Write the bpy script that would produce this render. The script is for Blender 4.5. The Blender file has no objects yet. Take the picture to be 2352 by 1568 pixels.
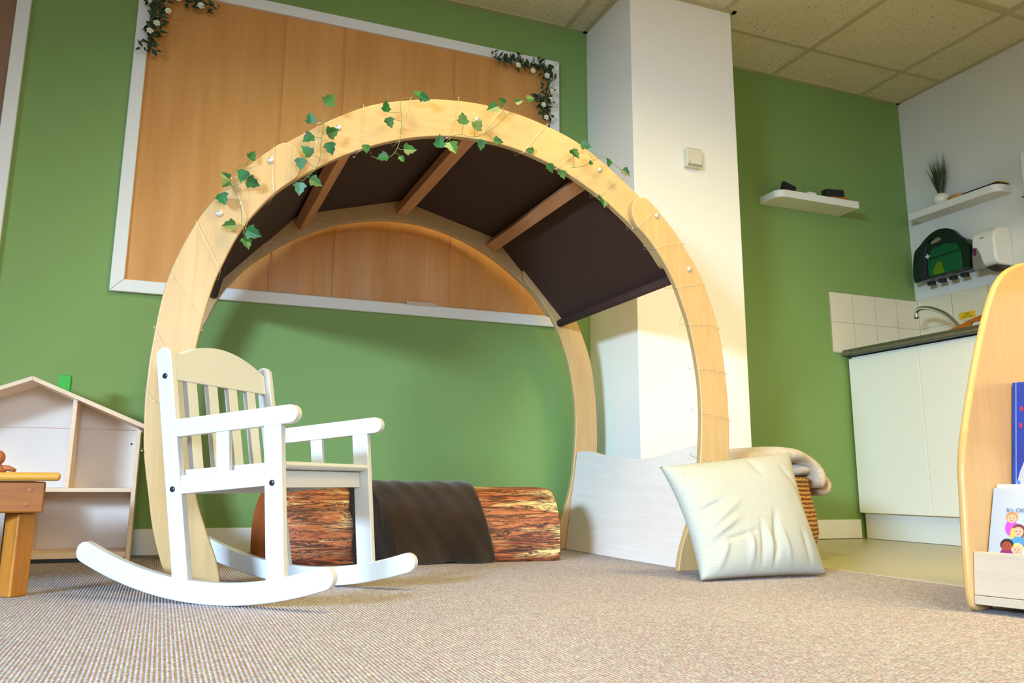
import bpy, bmesh, math, random
from mathutils import Vector, Matrix
PI = math.pi
random.seed(7)
SC = bpy.context.scene
COL = SC.collection

# ------------------------------------------------------------------ camera
cam_data = bpy.data.cameras.new('camera')
cam = bpy.data.objects.new('camera', cam_data)
COL.objects.link(cam)
_r = Vector((0.92548, -0.37876, 0.00607)); _u = Vector((-0.08041, -0.18076, 0.98024)); _b = Vector((-0.37017, -0.90767, -0.19774))
cam.matrix_world = Matrix(((_r.x, _u.x, _b.x, 0), (_r.y, _u.y, _b.y, 0), (_r.z, _u.z, _b.z, 0.25), (0, 0, 0, 1)))
cam_data.sensor_width = 36.0
cam_data.lens = 1926.26 / 2352 * 36.0
cam_data.shift_x = 1.456 / 2352
cam_data.shift_y = -64.282 / 2352
cam_data.clip_start = 0.02
cam_data.dof.use_dof = True
cam_data.dof.focus_distance = 2.25
cam_data.dof.aperture_fstop = 10.0
SC.camera = cam

# ------------------------------------------------------------------ world, lights, exposure
world = bpy.data.worlds.new('world'); SC.world = world; world.use_nodes = True
world.node_tree.nodes['Background'].inputs[0].default_value = (0.75, 0.85, 1.0, 1)
world.node_tree.nodes['Background'].inputs[1].default_value = 0.3
SC.view_settings.view_transform = 'Standard'
SC.view_settings.look = 'None'
SC.view_settings.gamma = 1.0
SC.view_settings.exposure = 0.14
SC.view_settings.use_curve_mapping = False

def area(name, loc, target, sx, sy, power, color):
    l = bpy.data.lights.new(name, 'AREA'); l.shape = 'RECTANGLE'; l.size = sx; l.size_y = sy
    l.energy = power; l.color = color
    o = bpy.data.objects.new(name, l); COL.objects.link(o); o.location = loc
    d = Vector(target) - Vector(loc)
    o.rotation_euler = d.to_track_quat('-Z', 'Y').to_euler()
    return o
COOL = (0.49, 0.72, 1.0)
win = area('daylight_window', (-4.50, -1.75, 1.60), (0.6, 2.6, -0.30), 2.3, 0.55, 80, COOL); win.data.spread = math.radians(45)
area('daylight_window_rear', (0.6, -2.85, 1.2), (0.8, 0.6, -0.3), 2.6, 1.0, 24, (0.72, 0.86, 1.0)).data.spread = math.radians(70)
for lx, ly, lp, lc in ((0.69, 1.442, 22, (1.0, 0.82, 0.30)), (1.87, 0.850, 24, (1.0, 0.78, 0.26)), (2.46, 0.258, 22, (1.0, 0.62, 0.12))):  # the middle lamp is added to warm the upper pillar
    area('ceiling_lamp_light', (lx, ly, 2.30), (lx, ly, 0), 0.56, 0.56, lp, lc).data.spread = math.radians(155)

# ------------------------------------------------------------------ materials
def srgb(r, g, b):
    f = lambda c: (c / 255 / 12.92) if c <= 10.31 else ((c / 255 + 0.055) / 1.055) ** 2.4
    return (f(r), f(g), f(b), 1)
MATS = {}
class NT:
    def __init__(s, name):
        s.m = bpy.data.materials.new(name); s.m.use_nodes = True
        s.t = s.m.node_tree; s.b = s.t.nodes['Principled BSDF']; s.tc = s.n('ShaderNodeTexCoord')
        MATS[name] = s.m
    def n(s, typ, **kw):
        nd = s.t.nodes.new(typ)
        for k, v in kw.items():
            if k in nd.inputs.keys(): nd.inputs[k].default_value = v
            else: setattr(nd, k, v)
        return nd
    def l(s, a, b): s.t.links.new(a, b)
    def mapped(s, scale, rot=(0, 0, 0), src='Object'):
        mp = s.n('ShaderNodeMapping'); mp.inputs['Scale'].default_value = scale; mp.inputs['Rotation'].default_value = rot
        s.l(s.tc.outputs[src], mp.inputs['Vector']); return mp.outputs[0]
    def noise(s, vec, scale=5, detail=3, rough=0.5, dist=0):
        nd = s.n('ShaderNodeTexNoise'); nd.inputs['Scale'].default_value = scale; nd.inputs['Detail'].default_value = detail
        nd.inputs['Roughness'].default_value = rough; nd.inputs['Distortion'].default_value = dist
        s.l(vec, nd.inputs['Vector']); return nd.outputs['Fac']
    def ramp(s, fac, stops):
        r = s.n('ShaderNodeValToRGB'); e = r.color_ramp.elements
        while len(e) < len(stops): e.new(0.5)
        for el, (p, c) in zip(e, stops): el.position = p; el.color = c
        s.l(fac, r.inputs[0]); return r.outputs[0]
    def mix(s, fac, a, b, mode='MIX'):
        m = s.n('ShaderNodeMix', data_type='RGBA', blend_type=mode)
        for sock, v in ((m.inputs[0], fac), (m.inputs[6], a), (m.inputs[7], b)):
            if hasattr(v, 'is_output') or hasattr(v, 'links'): s.l(v, sock)
            else: sock.default_value = v
        return m.outputs[2]
    def math(s, op, a, b=0.0):
        m = s.n('ShaderNodeMath', operation=op)
        for sock, v in ((m.inputs[0], a), (m.inputs[1], b)):
            if hasattr(v, 'links'): s.l(v, sock)
            else: sock.default_value = v
        return m.outputs[0]
    def bump(s, h, strength=0.3, dist=0.002):
        b = s.n('ShaderNodeBump'); b.inputs['Strength'].default_value = strength; b.inputs['Distance'].default_value = dist
        s.l(h, b.inputs['Height']); s.l(b.outputs[0], s.b.inputs['Normal'])
    def col(s, c):
        if hasattr(c, 'links'): s.l(c, s.b.inputs['Base Color'])
        else: s.b.inputs['Base Color'].default_value = c
    def set(s, **kw):
        for k, v in kw.items(): s.b.inputs[k.replace('_', ' ')].default_value = v

def plain(name, c, rough=0.5, metal=0.0, var=0.0, vscale=8, bump=0.0, bscale=300, **kw):
    t = NT(name); v = t.mapped((1, 1, 1))
    if var:
        f = t.noise(v, vscale, 4)
        d = tuple(x * (1 - var) for x in c[:3]) + (1,); e = tuple(min(1, x * (1 + var)) for x in c[:3]) + (1,)
        t.col(t.ramp(f, [(0.3, d), (0.7, e)]))
    else: t.col(c)
    if bump: t.bump(t.noise(v, bscale, 2), bump, 0.001)
    t.set(Roughness=rough, Metallic=metal, **kw); return t.m
def emis(name, c, s):
    t = NT(name); t.col((0, 0, 0, 1)); t.b.inputs['Emission Color'].default_value = c; t.b.inputs['Emission Strength'].default_value = s
def wood(name, light, dark, axis=0, rough=0.4, scale=6, contrast=1.0):
    t = NT(name); sc = [22, 22, 22]; sc[axis] = 1.4
    v = t.mapped(tuple(sc)); f = t.noise(v, scale * 0.5, 6, 0.65, 0.6)
    v2 = t.mapped((3, 3, 3)); g = t.noise(v2, 1.5, 2)
    c = t.ramp(f, [(0.5 - 0.28 / contrast, dark), (0.5 + 0.18 / contrast, light)])
    c2 = t.mix(0.22, c, t.ramp(g, [(0.3, dark), (0.7, light)]))
    t.col(c2); t.set(Roughness=rough); t.bump(f, 0.06, 0.001)

plain('green_paint', srgb(124, 155, 84), 0.65, var=0.02, vscale=2, bump=0.12, bscale=500)
plain('white_paint', srgb(226, 224, 214), 0.6, var=0.015, bump=0.1, bscale=350)
plain('cream_paint', srgb(246, 243, 233), 0.55, bump=0.06, bscale=300)
plain('gloss_white', srgb(240, 240, 238), 0.3)
plain('chair_white', srgb(206, 208, 208), 0.28)
plain('trim_white', srgb(232, 232, 226), 0.4)
plain('cabinet_white', srgb(244, 242, 228), 0.45)
plain('shelf_white', srgb(232, 230, 220), 0.45)
plain('plastic_white', srgb(228, 228, 220), 0.3)
plain('plastic_grey', srgb(128, 128, 118), 0.4)
plain('plastic_purple', srgb(96, 30, 70), 0.3)
plain('thermo_white', srgb(222, 218, 196), 0.45)
plain('thermo_shade', srgb(186, 180, 150), 0.6)
plain('slot_dark', srgb(60, 55, 40), 0.7)
plain('black_plastic', srgb(18, 18, 26), 0.35)
plain('near_black', srgb(22, 22, 24), 0.5)
plain('case_dark', srgb(8, 32, 26), 0.25)
plain('case_band', srgb(28, 32, 44), 0.3)
plain('case_green', srgb(0, 84, 48), 0.2)
plain('case_inner', srgb(84, 120, 10), 0.4)
plain('pale_mark', srgb(190, 205, 200), 0.5)
plain('chrome', srgb(205, 205, 205), 0.18, 1.0)
plain('bolt_metal', srgb(225, 222, 215), 0.28, 0.7)
plain('ceramic', srgb(238, 232, 212), 0.3)
plain('wicker', srgb(196, 150, 84), 0.7, var=0.3, vscale=60)
plain('tray_wood', srgb(172, 98, 36), 0.4, var=0.15, vscale=20)
plain('yellow_sign', srgb(232, 190, 20), 0.4)
plain('ink', srgb(70, 50, 20), 0.6)
plain('counter', srgb(84, 86, 62), 0.35, var=0.15, vscale=40)
plain('counter_edge', srgb(112, 104, 84), 0.35, var=0.12, vscale=40)
plain('green_block', srgb(40, 170, 40), 0.4)
plain('leaf_green', srgb(26, 92, 38), 0.38, var=0.55, vscale=28)
plain('leaf_dark', srgb(34, 62, 30), 0.5, var=0.4, vscale=60)
plain('stem_green', srgb(110, 130, 60), 0.5)
plain('petal', srgb(238, 236, 205), 0.6)
plain('petal_centre', srgb(70, 72, 50), 0.6)
plain('fabric_brown', srgb(66, 38, 30), 0.85, var=0.06, vscale=90, bump=0.2, bscale=900)
plain('toy_brown', srgb(168, 98, 60), 0.45, var=0.1)
plain('grass_green', srgb(62, 74, 40), 0.5, var=0.4, vscale=80)
plain('tbar', srgb(188, 180, 138), 0.5)
plain('lens', srgb(225, 220, 190), 0.3)
plain('paper_page', srgb(206, 202, 192), 0.6)
plain('back_maple', srgb(236, 224, 214), 0.5, var=0.03, vscale=6)
plain('vinyl', srgb(178, 170, 138), 0.35, var=0.05, vscale=60)
plain('plant_soil', srgb(50, 36, 24), 0.9)
plain('tape', srgb(214, 190, 165), 0.25)
emis('window_glow', (0.8, 0.9, 1.0, 1), 3.0)
emis('fairy_bulb', (1.0, 0.90, 0.62, 1), 1.3)
emis('lamp_panel', (1.0, 0.86, 0.55, 1), 2.5)
wood('maple', srgb(204, 170, 118), srgb(188, 150, 98), 2, 0.38)
wood('maple_x', srgb(204, 170, 118), srgb(188, 150, 98), 0, 0.38)
wood('maple_pale', srgb(244, 232, 222), srgb(230, 214, 202), 1, 0.4)
wood('bar_wood', srgb(214, 150, 104), srgb(180, 112, 72), 1, 0.5)
wood('house_wood', srgb(240, 216, 188), srgb(226, 196, 164), 0, 0.5)
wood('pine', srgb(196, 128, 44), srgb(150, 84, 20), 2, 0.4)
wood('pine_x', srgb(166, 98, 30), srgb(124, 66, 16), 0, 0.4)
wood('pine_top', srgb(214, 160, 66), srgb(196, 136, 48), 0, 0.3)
wood('beech', srgb(214, 176, 116), srgb(200, 156, 94), 2, 0.35)

def mk_kraft():
    t = NT('kraft_paper'); v = t.mapped((2.2, 1, 0.5)); f = t.noise(v, 2.5, 4, 0.55, 0.4)
    g = t.noise(t.mapped((16, 16, 0.8)), 2, 2)
    c = t.mix(0.35, t.ramp(f, [(0.3, srgb(196, 134, 66)), (0.7, srgb(222, 160, 90))]), t.ramp(g, [(0.3, srgb(198, 134, 66)), (0.7, srgb(218, 156, 86))]))
    t.col(c); t.set(Roughness=0.42); t.bump(t.math('ADD', f, t.math('MULTIPLY', g, 0.35)), 0.55, 0.012)
mk_kraft()
plain('kraft_dark', srgb(140, 106, 78), 0.5, var=.08, vscale=3)
def mk_carpet():
    t = NT('carpet_loops')
    vo = t.n('ShaderNodeTexVoronoi'); vo.inputs['Randomness'].default_value = 0.35; vo.inputs['Scale'].default_value = 1.0
    mp = t.n('ShaderNodeMapping'); mp.inputs['Scale'].default_value = (154, 118, 1)
    t.l(t.tc.outputs['Object'], mp.inputs['Vector'])
    sx = t.n('ShaderNodeSeparateXYZ'); t.l(mp.outputs[0], sx.inputs[0])
    # each rib is shifted a little along its length
    fl = t.math('FLOOR', sx.outputs[0]); wn = t.n('ShaderNodeTexWhiteNoise', noise_dimensions='1D'); t.l(fl, wn.inputs['W'])
    y2 = t.math('ADD', sx.outputs[1], wn.outputs[0])
    cb = t.n('ShaderNodeCombineXYZ'); t.l(sx.outputs[0], cb.inputs[0]); t.l(y2, cb.inputs[1]); t.l(cb.outputs[0], vo.inputs['Vector'])
    rib = t.math('ABSOLUTE', t.math('SINE', t.math('MULTIPLY', sx.outputs[0], PI)))
    big = t.noise(t.mapped((1, 1, 1)), 3, 3); mid = t.noise(t.mapped((1, 1, 1)), 45, 3, 0.7)
    base = t.ramp(mid, [(0.30, srgb(176, 172, 182)), (0.55, srgb(204, 202, 216)), (0.8, srgb(222, 222, 236))])
    base = t.mix(0.35, base, vo.outputs['Color'], 'SOFT_LIGHT')
    gap = t.ramp(vo.outputs['Distance'], [(0.30, (0, 0, 0, 1)), (0.62, (1, 1, 1, 1))])
    c = t.mix(gap, base, srgb(146, 128, 124))
    rd = t.ramp(rib, [(0.0, (1, 1, 1, 1)), (0.45, (0, 0, 0, 1))])
    c = t.mix(t.math('MULTIPLY', rd, 0.72), c, srgb(128, 108, 104))
    c = t.mix(0.12, c, t.ramp(big, [(0.35, srgb(186, 168, 160)), (0.7, srgb(222, 212, 206))]))
    t.col(c); t.set(Roughness=0.95); t.b.inputs['Specular IOR Level'].default_value = 0.1
    h = t.math('SUBTRACT', rib, t.math('MULTIPLY', vo.outputs['Distance'], 0.7)); t.bump(h, 0.8, 0.003)
mk_carpet()
def mk_ceiling():
    t = NT('ceiling_tile'); v = t.mapped((1, 1, 1))
    f = t.noise(t.mapped((60, 140, 1)), 1.0, 3, 0.7, 0.5)
    pit = t.ramp(f, [(0.33, (1, 1, 1, 1)), (0.38, (0, 0, 0, 1))])
    g = t.ramp(t.noise(v, 260, 2), [(0.36, (1, 1, 1, 1)), (0.45, (0, 0, 0, 1))])
    m = t.math('ADD', pit, t.math('MULTIPLY', g, 0.35))
    t.col(t.mix(m, srgb(222, 214, 180), srgb(128, 116, 84))); t.set(Roughness=0.9); t.bump(m, -0.3, 0.003)
mk_ceiling()
def mk_tiles():
    t = NT('wall_tile')
    mp = t.n('ShaderNodeMapping'); t.l(t.tc.outputs['UV'], mp.inputs['Vector'])
    br = t.n('ShaderNodeTexBrick', offset=0.0); br.inputs['Scale'].default_value = 1.0
    br.inputs['Color1'].default_value = srgb(224, 216, 190); br.inputs['Color2'].default_value = srgb(220, 212, 184); br.inputs['Mortar'].default_value = srgb(178, 168, 138)
    br.inputs['Mortar Size'].default_value = 0.0016; br.inputs['Brick Width'].default_value = 0.148; br.inputs['Row Height'].default_value = 0.1525
    t.l(mp.outputs[0], br.inputs['Vector']); t.col(br.outputs['Color']); t.set(Roughness=0.22)
mk_tiles()
def mk_bark():
    t = NT('bark_print')
    f = t.noise(t.mapped((2.6, 26, 26)), 1.6, 7, 0.68, 1.0)
    g = t.noise(t.mapped((7, 60, 60)), 1.2, 5, 0.7, 0.8)
    h = t.noise(t.mapped((3, 14, 14)), 1.3, 3, 0.5, 0.3)
    c = t.ramp(g, [(0.28, srgb(96, 44, 26)), (0.42, srgb(166, 88, 50)), (0.56, srgb(190, 116, 70)), (0.72, srgb(226, 184, 140))])
    c = t.mix(t.ramp(h, [(0.56, (0, 0, 0, 1)), (0.64, (1, 1, 1, 1))]), c, srgb(244, 206, 140))
    d = t.math('ABSOLUTE', t.math('SUBTRACT', f, 0.5))
    c = t.mix(t.ramp(d, [(0.008, (1, 1, 1, 1)), (0.03, (0, 0, 0, 1))]), c, srgb(44, 22, 16))
    e = t.math('ABSOLUTE', t.math('SUBTRACT', t.noise(t.mapped((3.4, 40, 40)), 1.1, 6, 0.66, 0.8), 0.47))
    c = t.mix(t.math('MULTIPLY', t.ramp(e, [(0.01, (1, 1, 1, 1)), (0.035, (0, 0, 0, 1))]), 0.8), c, srgb(52, 30, 30))
    t.col(c); t.set(Roughness=0.6); t.bump(f, 0.15, 0.002)
    t = NT('log_end'); f = t.noise(t.mapped((1, 1, 1)), 14, 4); t.col(t.ramp(f, [(0.3, srgb(150, 70, 30)), (0.7, srgb(184, 98, 48))])); t.set(Roughness=0.6)
mk_bark()
def mk_soft():
    t = NT('fleece'); f = t.noise(t.mapped((1, 1, 1)), 9, 4); t.col(t.ramp(f, [(0.3, srgb(36, 24, 16)), (0.7, srgb(54, 38, 26))]))
    t.set(Roughness=0.95); t.b.inputs['Sheen Weight'].default_value = 0.25; t.bump(t.noise(t.mapped((1, 1, 1)), 600, 2), 0.3, 0.001)
    t = NT('fleece_dark'); t.col(srgb(34, 24, 22)); t.set(Roughness=0.95); t.bump(t.noise(t.mapped((1, 1, 1)), 600, 2), 0.3, 0.001)
    t = NT('linen'); f = t.noise(t.mapped((1, 1, 1)), 300, 2); t.col(t.ramp(f, [(0.3, srgb(166, 167, 156)), (0.7, srgb(182, 182, 172))])); t.set(Roughness=0.8); t.bump(f, 0.25, 0.0008)
    t = NT('fluffy'); f = t.noise(t.mapped((1, 1, 1)), 110, 5, 0.75); t.col(t.ramp(f, [(0.3, srgb(186, 168, 146)), (0.7, srgb(224, 210, 192))])); t.set(Roughness=0.95)
    t.b.inputs['Sheen Weight'].default_value = 0.3; t.bump(f, 0.7, 0.006)
mk_soft()
def mk_weave():
    t = NT('basket_weave'); w = t.n('ShaderNodeTexWave', wave_type='BANDS', bands_direction='Z'); w.inputs['Scale'].default_value = 22; w.inputs['Distortion'].default_value = 2.0
    w.inputs['Detail'].default_value = 1; w.inputs['Detail Scale'].default_value = 4; t.l(t.tc.outputs['Object'], w.inputs['Vector'])
    t.col(t.ramp(w.outputs['Fac'], [(0.1, srgb(120, 72, 36)), (0.45, srgb(206, 158, 98))])); t.set(Roughness=0.75); t.bump(w.outputs['Fac'], 0.8, 0.006)
mk_weave()

# ------------------------------------------------------------------ mesh helpers
def M(n): return MATS[n]
def link(name, bm, mat, parent=None, smooth=False, bevel=0.0, segs=2, mats=None):
    me = bpy.data.meshes.new(name); bmesh.ops.recalc_face_normals(bm, faces=bm.faces); bm.to_mesh(me); bm.free()
    for m in ([mat] if mats is None else mats): me.materials.append(M(m))
    if smooth:
        for p in me.polygons: p.use_smooth = True
    o = bpy.data.objects.new(name, me); COL.objects.link(o)
    if parent is not None: o.parent = parent
    if bevel:
        b = o.modifiers.new('bevel', 'BEVEL'); b.width = bevel; b.segments = segs; b.limit_method = 'ANGLE'; b.angle_limit = 0.7
        for p in me.polygons: p.use_smooth = True
        b.harden_normals = True
    return o
def tag(o, label, cat, group=None):
    o['label'] = label; o['category'] = cat
    if group: o['group'] = group
    return o
def struct(o): o['kind'] = 'structure'; return o
def thing(name, label, cat, loc=(0, 0, 0), rz=0, group=None):
    o = bpy.data.objects.new(name, None); COL.objects.link(o); o.location = loc; o.rotation_euler = (0, 0, rz); o.empty_display_size = 0.05
    return tag(o, label, cat, group)
def bx(bm, x0, x1, y0, y1, z0, z1, mi=0):
    v = [bm.verts.new(p) for p in ((x0, y0, z0), (x1, y0, z0), (x1, y1, z0), (x0, y1, z0), (x0, y0, z1), (x1, y0, z1), (x1, y1, z1), (x0, y1, z1))]
    for f in ((0, 3, 2, 1), (4, 5, 6, 7), (0, 1, 5, 4), (1, 2, 6, 5), (2, 3, 7, 6), (3, 0, 4, 7)):
        bm.faces.new([v[i] for i in f]).material_index = mi
def box(name, b, mat, parent=None, bevel=0.0, segs=2):
    bm = bmesh.new(); bx(bm, *b); return link(name, bm, mat, parent, bevel=bevel, segs=segs)
def prism(bm, pts, f0, f1, mi=0):
    """pts: 2D outline; f0/f1 map (a,b)->3D for the two caps"""
    a = [bm.verts.new(f0(*p)) for p in pts]; b = [bm.verts.new(f1(*p)) for p in pts]; n = len(pts)
    bm.faces.new(a).material_index = mi; bm.faces.new(b[::-1]).material_index = mi
    for i in range(n): bm.faces.new((a[i], b[i], b[(i + 1) % n], a[(i + 1) % n])).material_index = mi
def xz_prism(name, pts, y0, y1, mat, parent=None, bevel=0.0, smooth=False, segs=2):
    bm = bmesh.new(); prism(bm, pts, lambda a, b: (a, y0, b), lambda a, b: (a, y1, b)); return link(name, bm, mat, parent, smooth, bevel, segs)
def tube(bm, path, r, k=8, mi=0, closed=False):
    P = [Vector(p) for p in path]; R = r if isinstance(r, (list, tuple)) else [r] * len(P); rings = []
    up = Vector((0, 0, 1)); prev = None
    for i, p in enumerate(P):
        d = (P[min(i + 1, len(P) - 1)] - P[max(i - 1, 0)]).normalized()
        if prev is None:
            a = d.cross(up)
            if a.length < 0.05: a = d.cross(Vector((1, 0, 0)))
        else: a = prev - d * prev.dot(d)
        a.normalize(); prev = a; b = d.cross(a)
        rings.append([bm.verts.new(p + (a * math.cos(t) + b * math.sin(t)) * R[i]) for t in [2 * PI * j / k for j in range(k)]])
    for i in range(len(rings) - 1):
        for j in range(k):
            f = bm.faces.new((rings[i][j], rings[i][(j + 1) % k], rings[i + 1][(j + 1) % k], rings[i + 1][j])); f.material_index = mi; f.smooth = True
    bm.faces.new(rings[0][::-1]).material_index = mi; bm.faces.new(rings[-1]).material_index = mi
def lathe(bm, prof, c=(0, 0, 0), k=32, mi=0, cap=True):
    rings = [[bm.verts.new((c[0] + r * math.cos(2 * PI * j / k), c[1] + r * math.sin(2 * PI * j / k), c[2] + z)) for j in range(k)] for r, z in prof]
    for i in range(len(rings) - 1):
        for j in range(k):
            f = bm.faces.new((rings[i][j], rings[i][(j + 1) % k], rings[i + 1][(j + 1) % k], rings[i + 1][j])); f.material_index = mi; f.smooth = True
    if cap: bm.faces.new(rings[0][::-1]); bm.faces.new(rings[-1])
def catmull(pts, n):
    P = [Vector(p) for p in pts]; P = [P[0] * 2 - P[1]] + P + [P[-1] * 2 - P[-2]]; out = []
    for i in range(1, len(P) - 2):
        for k in range(12):
            t = k / 12; a, b, c, d = P[i - 1:i + 3]
            out.append(0.5 * ((2 * b) + (c - a) * t + (2 * a - 5 * b + 4 * c - d) * t * t + (3 * b - a - 3 * c + d) * t ** 3))
    out.append(P[-2]); L = [0]
    for i in range(1, len(out)): L.append(L[-1] + (out[i] - out[i - 1]).length)
    res = []; j = 0
    for i in range(n):
        s = L[-1] * i / (n - 1)
        while j < len(L) - 2 and L[j + 1] < s: j += 1
        t = (s - L[j]) / max(1e-9, L[j + 1] - L[j]); res.append(out[j].lerp(out[j + 1], min(1, t)))
    return res
def text_mesh(body, size, mat, name, parent, mw, align='CENTER'):
    cu = bpy.data.curves.new(name, 'FONT'); cu.body = body; cu.size = size; cu.align_x = align; cu.extrude = 0.0003; cu.resolution_u = 3
    to = bpy.data.objects.new(name + '_source', cu); COL.objects.link(to)
    bpy.context.view_layer.update(); dg = bpy.context.evaluated_depsgraph_get()
    me = bpy.data.meshes.new_from_object(to.evaluated_get(dg)); bpy.data.objects.remove(to)
    me.transform(mw); me.materials.clear(); me.materials.append(M(mat))
    o = bpy.data.objects.new(name, me); COL.objects.link(o); o.parent = parent; return o

# ------------------------------------------------------------------ the room
YW, XW, HC = 3.215, 3.628, 2.329
PX0, PX1, PY = 1.682, 2.201, 2.809
XL, YB = -4.65, -3.0
CX = 1.895                                   # carpet stops here, vinyl beyond
struct(box('floor_carpet', (XL, CX, YB, YW, -0.05, 0.0), 'carpet_loops'))
struct(box('floor_vinyl', (CX, XW, YB, YW, -0.05, -0.002), 'vinyl'))
struct(box('trim_1', (CX - 0.004, CX + 0.006, YB, YW, -0.002, 0.0015), 'tape'))
struct(box('ceiling', (XL, XW, YB, YW, HC, HC + 0.05), 'ceiling_tile'))
struct(box('wall_back', (XL, XW + 0.1, YW, YW + 0.1, -0.05, HC + 0.05), 'green_paint'))
struct(box('wall_right', (XW, XW + 0.1, YB - 0.1, YW, -0.05, HC + 0.05), 'white_paint'))
struct(box('wall_left', (XL - 0.1, XL, YB - 0.1, YW + 0.1, -0.05, HC + 0.05), 'white_paint'))
struct(box('wall_front', (XL, XW, YB - 0.1, YB, -0.05, HC + 0.05), 'white_paint'))
struct(box('wall_pillar', (PX0, PX1, PY, YW - 0.001, 0.0, HC), 'cream_paint', bevel=0.003))
struct(box('baseboard_back', (XL, PX0, YW - 0.014, YW, 0, 0.088), 'trim_white', bevel=0.004))
struct(box('baseboard_right', (PX1, 3.13, YW - 0.014, YW, 0, 0.088), 'trim_white', bevel=0.004))
struct(box('baseboard_pillar', (PX0 - 0.014, PX1 + 0.014, PY - 0.014, PY, 0, 0.088), 'trim_white', bevel=0.004))
# ceiling grid
TY = [2.922 - 0.592 * i for i in range(10)]; TX = [3.348 - 0.591 * i for i in range(12)]
bm = bmesh.new()
for y in TY: bx(bm, XL, XW, y - 0.011, y + 0.011, HC - 0.004, HC + 0.001)
for x in TX: bx(bm, x - 0.011, x + 0.011, YB, YW, HC - 0.0045, HC + 0.001)
struct(link('trim_2', bm, 'tbar'))
bm = bmesh.new(); w = 0.02; z0 = HC - 0.006
bx(bm, XL, PX0, YW - w, YW, z0, HC); bx(bm, PX1, XW, YW - w, YW, z0, HC); bx(bm, XW - w, XW, YB, YW, z0, HC)
bx(bm, PX0 - w, PX0, PY - w, YW, z0, HC); bx(bm, PX1, PX1 + w, PY - w, YW, z0, HC); bx(bm, PX0 - w, PX1 + w, PY - w, PY, z0, HC)
struct(link('trim_3', bm, 'tbar'))
# tiled splashback on both walls above the worktop
bm = bmesh.new(); uv = bm.loops.layers.uv.new('UVMap')
bx(bm, 3.037, XW, YW - 0.006, YW, 0.895, 1.2035); bx(bm, XW - 0.006, XW, 1.2, YW - 0.006, 0.895, 1.2035)
for f in bm.faces:
    for l in f.loops:
        p = l.vert.co; l[uv].uv = ((p.x - 3.037 if p.y > YW - 0.0061 else YW - p.y) + 0.0, p.z - 0.8985)
struct(link('trim_4', bm, 'wall_tile'))
# windows behind and beside the camera
def window(n, axis, a0, a1, z0, z1, pos, glow=True):
    w = 0.05; d = 0.03 if pos < 0 else -0.03
    def bb(bm, a, b, c, e, t0, t1):
        lo, hi = sorted((pos + t0, pos + t1))
        if axis == 'x': bx(bm, lo, hi, a, b, c, e)
        else: bx(bm, a, b, lo, hi, c, e)
    bm = bmesh.new()
    bb(bm, a0 - w, a1 + w, z0 - w, z0, 0, d); bb(bm, a0 - w, a1 + w, z1, z1 + w, 0, d); bb(bm, a0 - w, a0, z0, z1, 0, d); bb(bm, a1, a1 + w, z0, z1, 0, d)
    m = (a0 + a1) / 2; bb(bm, m - .02, m + .02, z0, z1, 0, d)
    o = struct(link('window_%d' % n, bm, 'trim_white', bevel=0.003))
    bm = bmesh.new(); bb(bm, a0, a1, z0, z1, 0.002, d * 0.4); struct(link('window_pane', bm, 'window_glow', o))
window(1, 'x', -2.90, -0.60, 1.32, 1.88, XL); window(2, 'y', -0.9, 1.7, 0.7, 1.75, YB)

# ceiling lights
def ceiling_light(x0, y0, label, mat):
    t = thing('ceiling_light', label, 'ceiling light', (x0 + .2955, y0 + .296, HC - 0.004), 0, 'recessed ceiling lights'); s = 0.284
    bm = bmesh.new()
    for a, b, c, d in ((-s, s, -s, -s + .03), (-s, s, s - .03, s), (-s, -s + .03, -s + .03, s - .03), (s - .03, s, -s + .03, s - .03)): bx(bm, a, b, c, d, -0.012, 0.003)
    link('frame', bm, 'tbar', t, bevel=0.004)
    box('diffuser', (-s + .03, s - .03, -s + .03, s - .03, -0.006, 0.002), mat, t)
ceiling_light(TX[1], TY[2], 'square recessed ceiling light panel with cream surround in top right corner', 'lens')
for lx, ly, lab in ((0.69, 1.442, 'square lit ceiling panel overhead just in front of the wooden arch'), (1.87, 0.850, 'square lit ceiling panel added out of view to warm the white pillar'), (2.46, 0.258, 'square lit ceiling panel overhead nearest the white kitchen wall')):  # middle panel goes with the lamp added for the pillar
    ceiling_light(lx - .2955, ly - .296, lab, 'lamp_panel')

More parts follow.
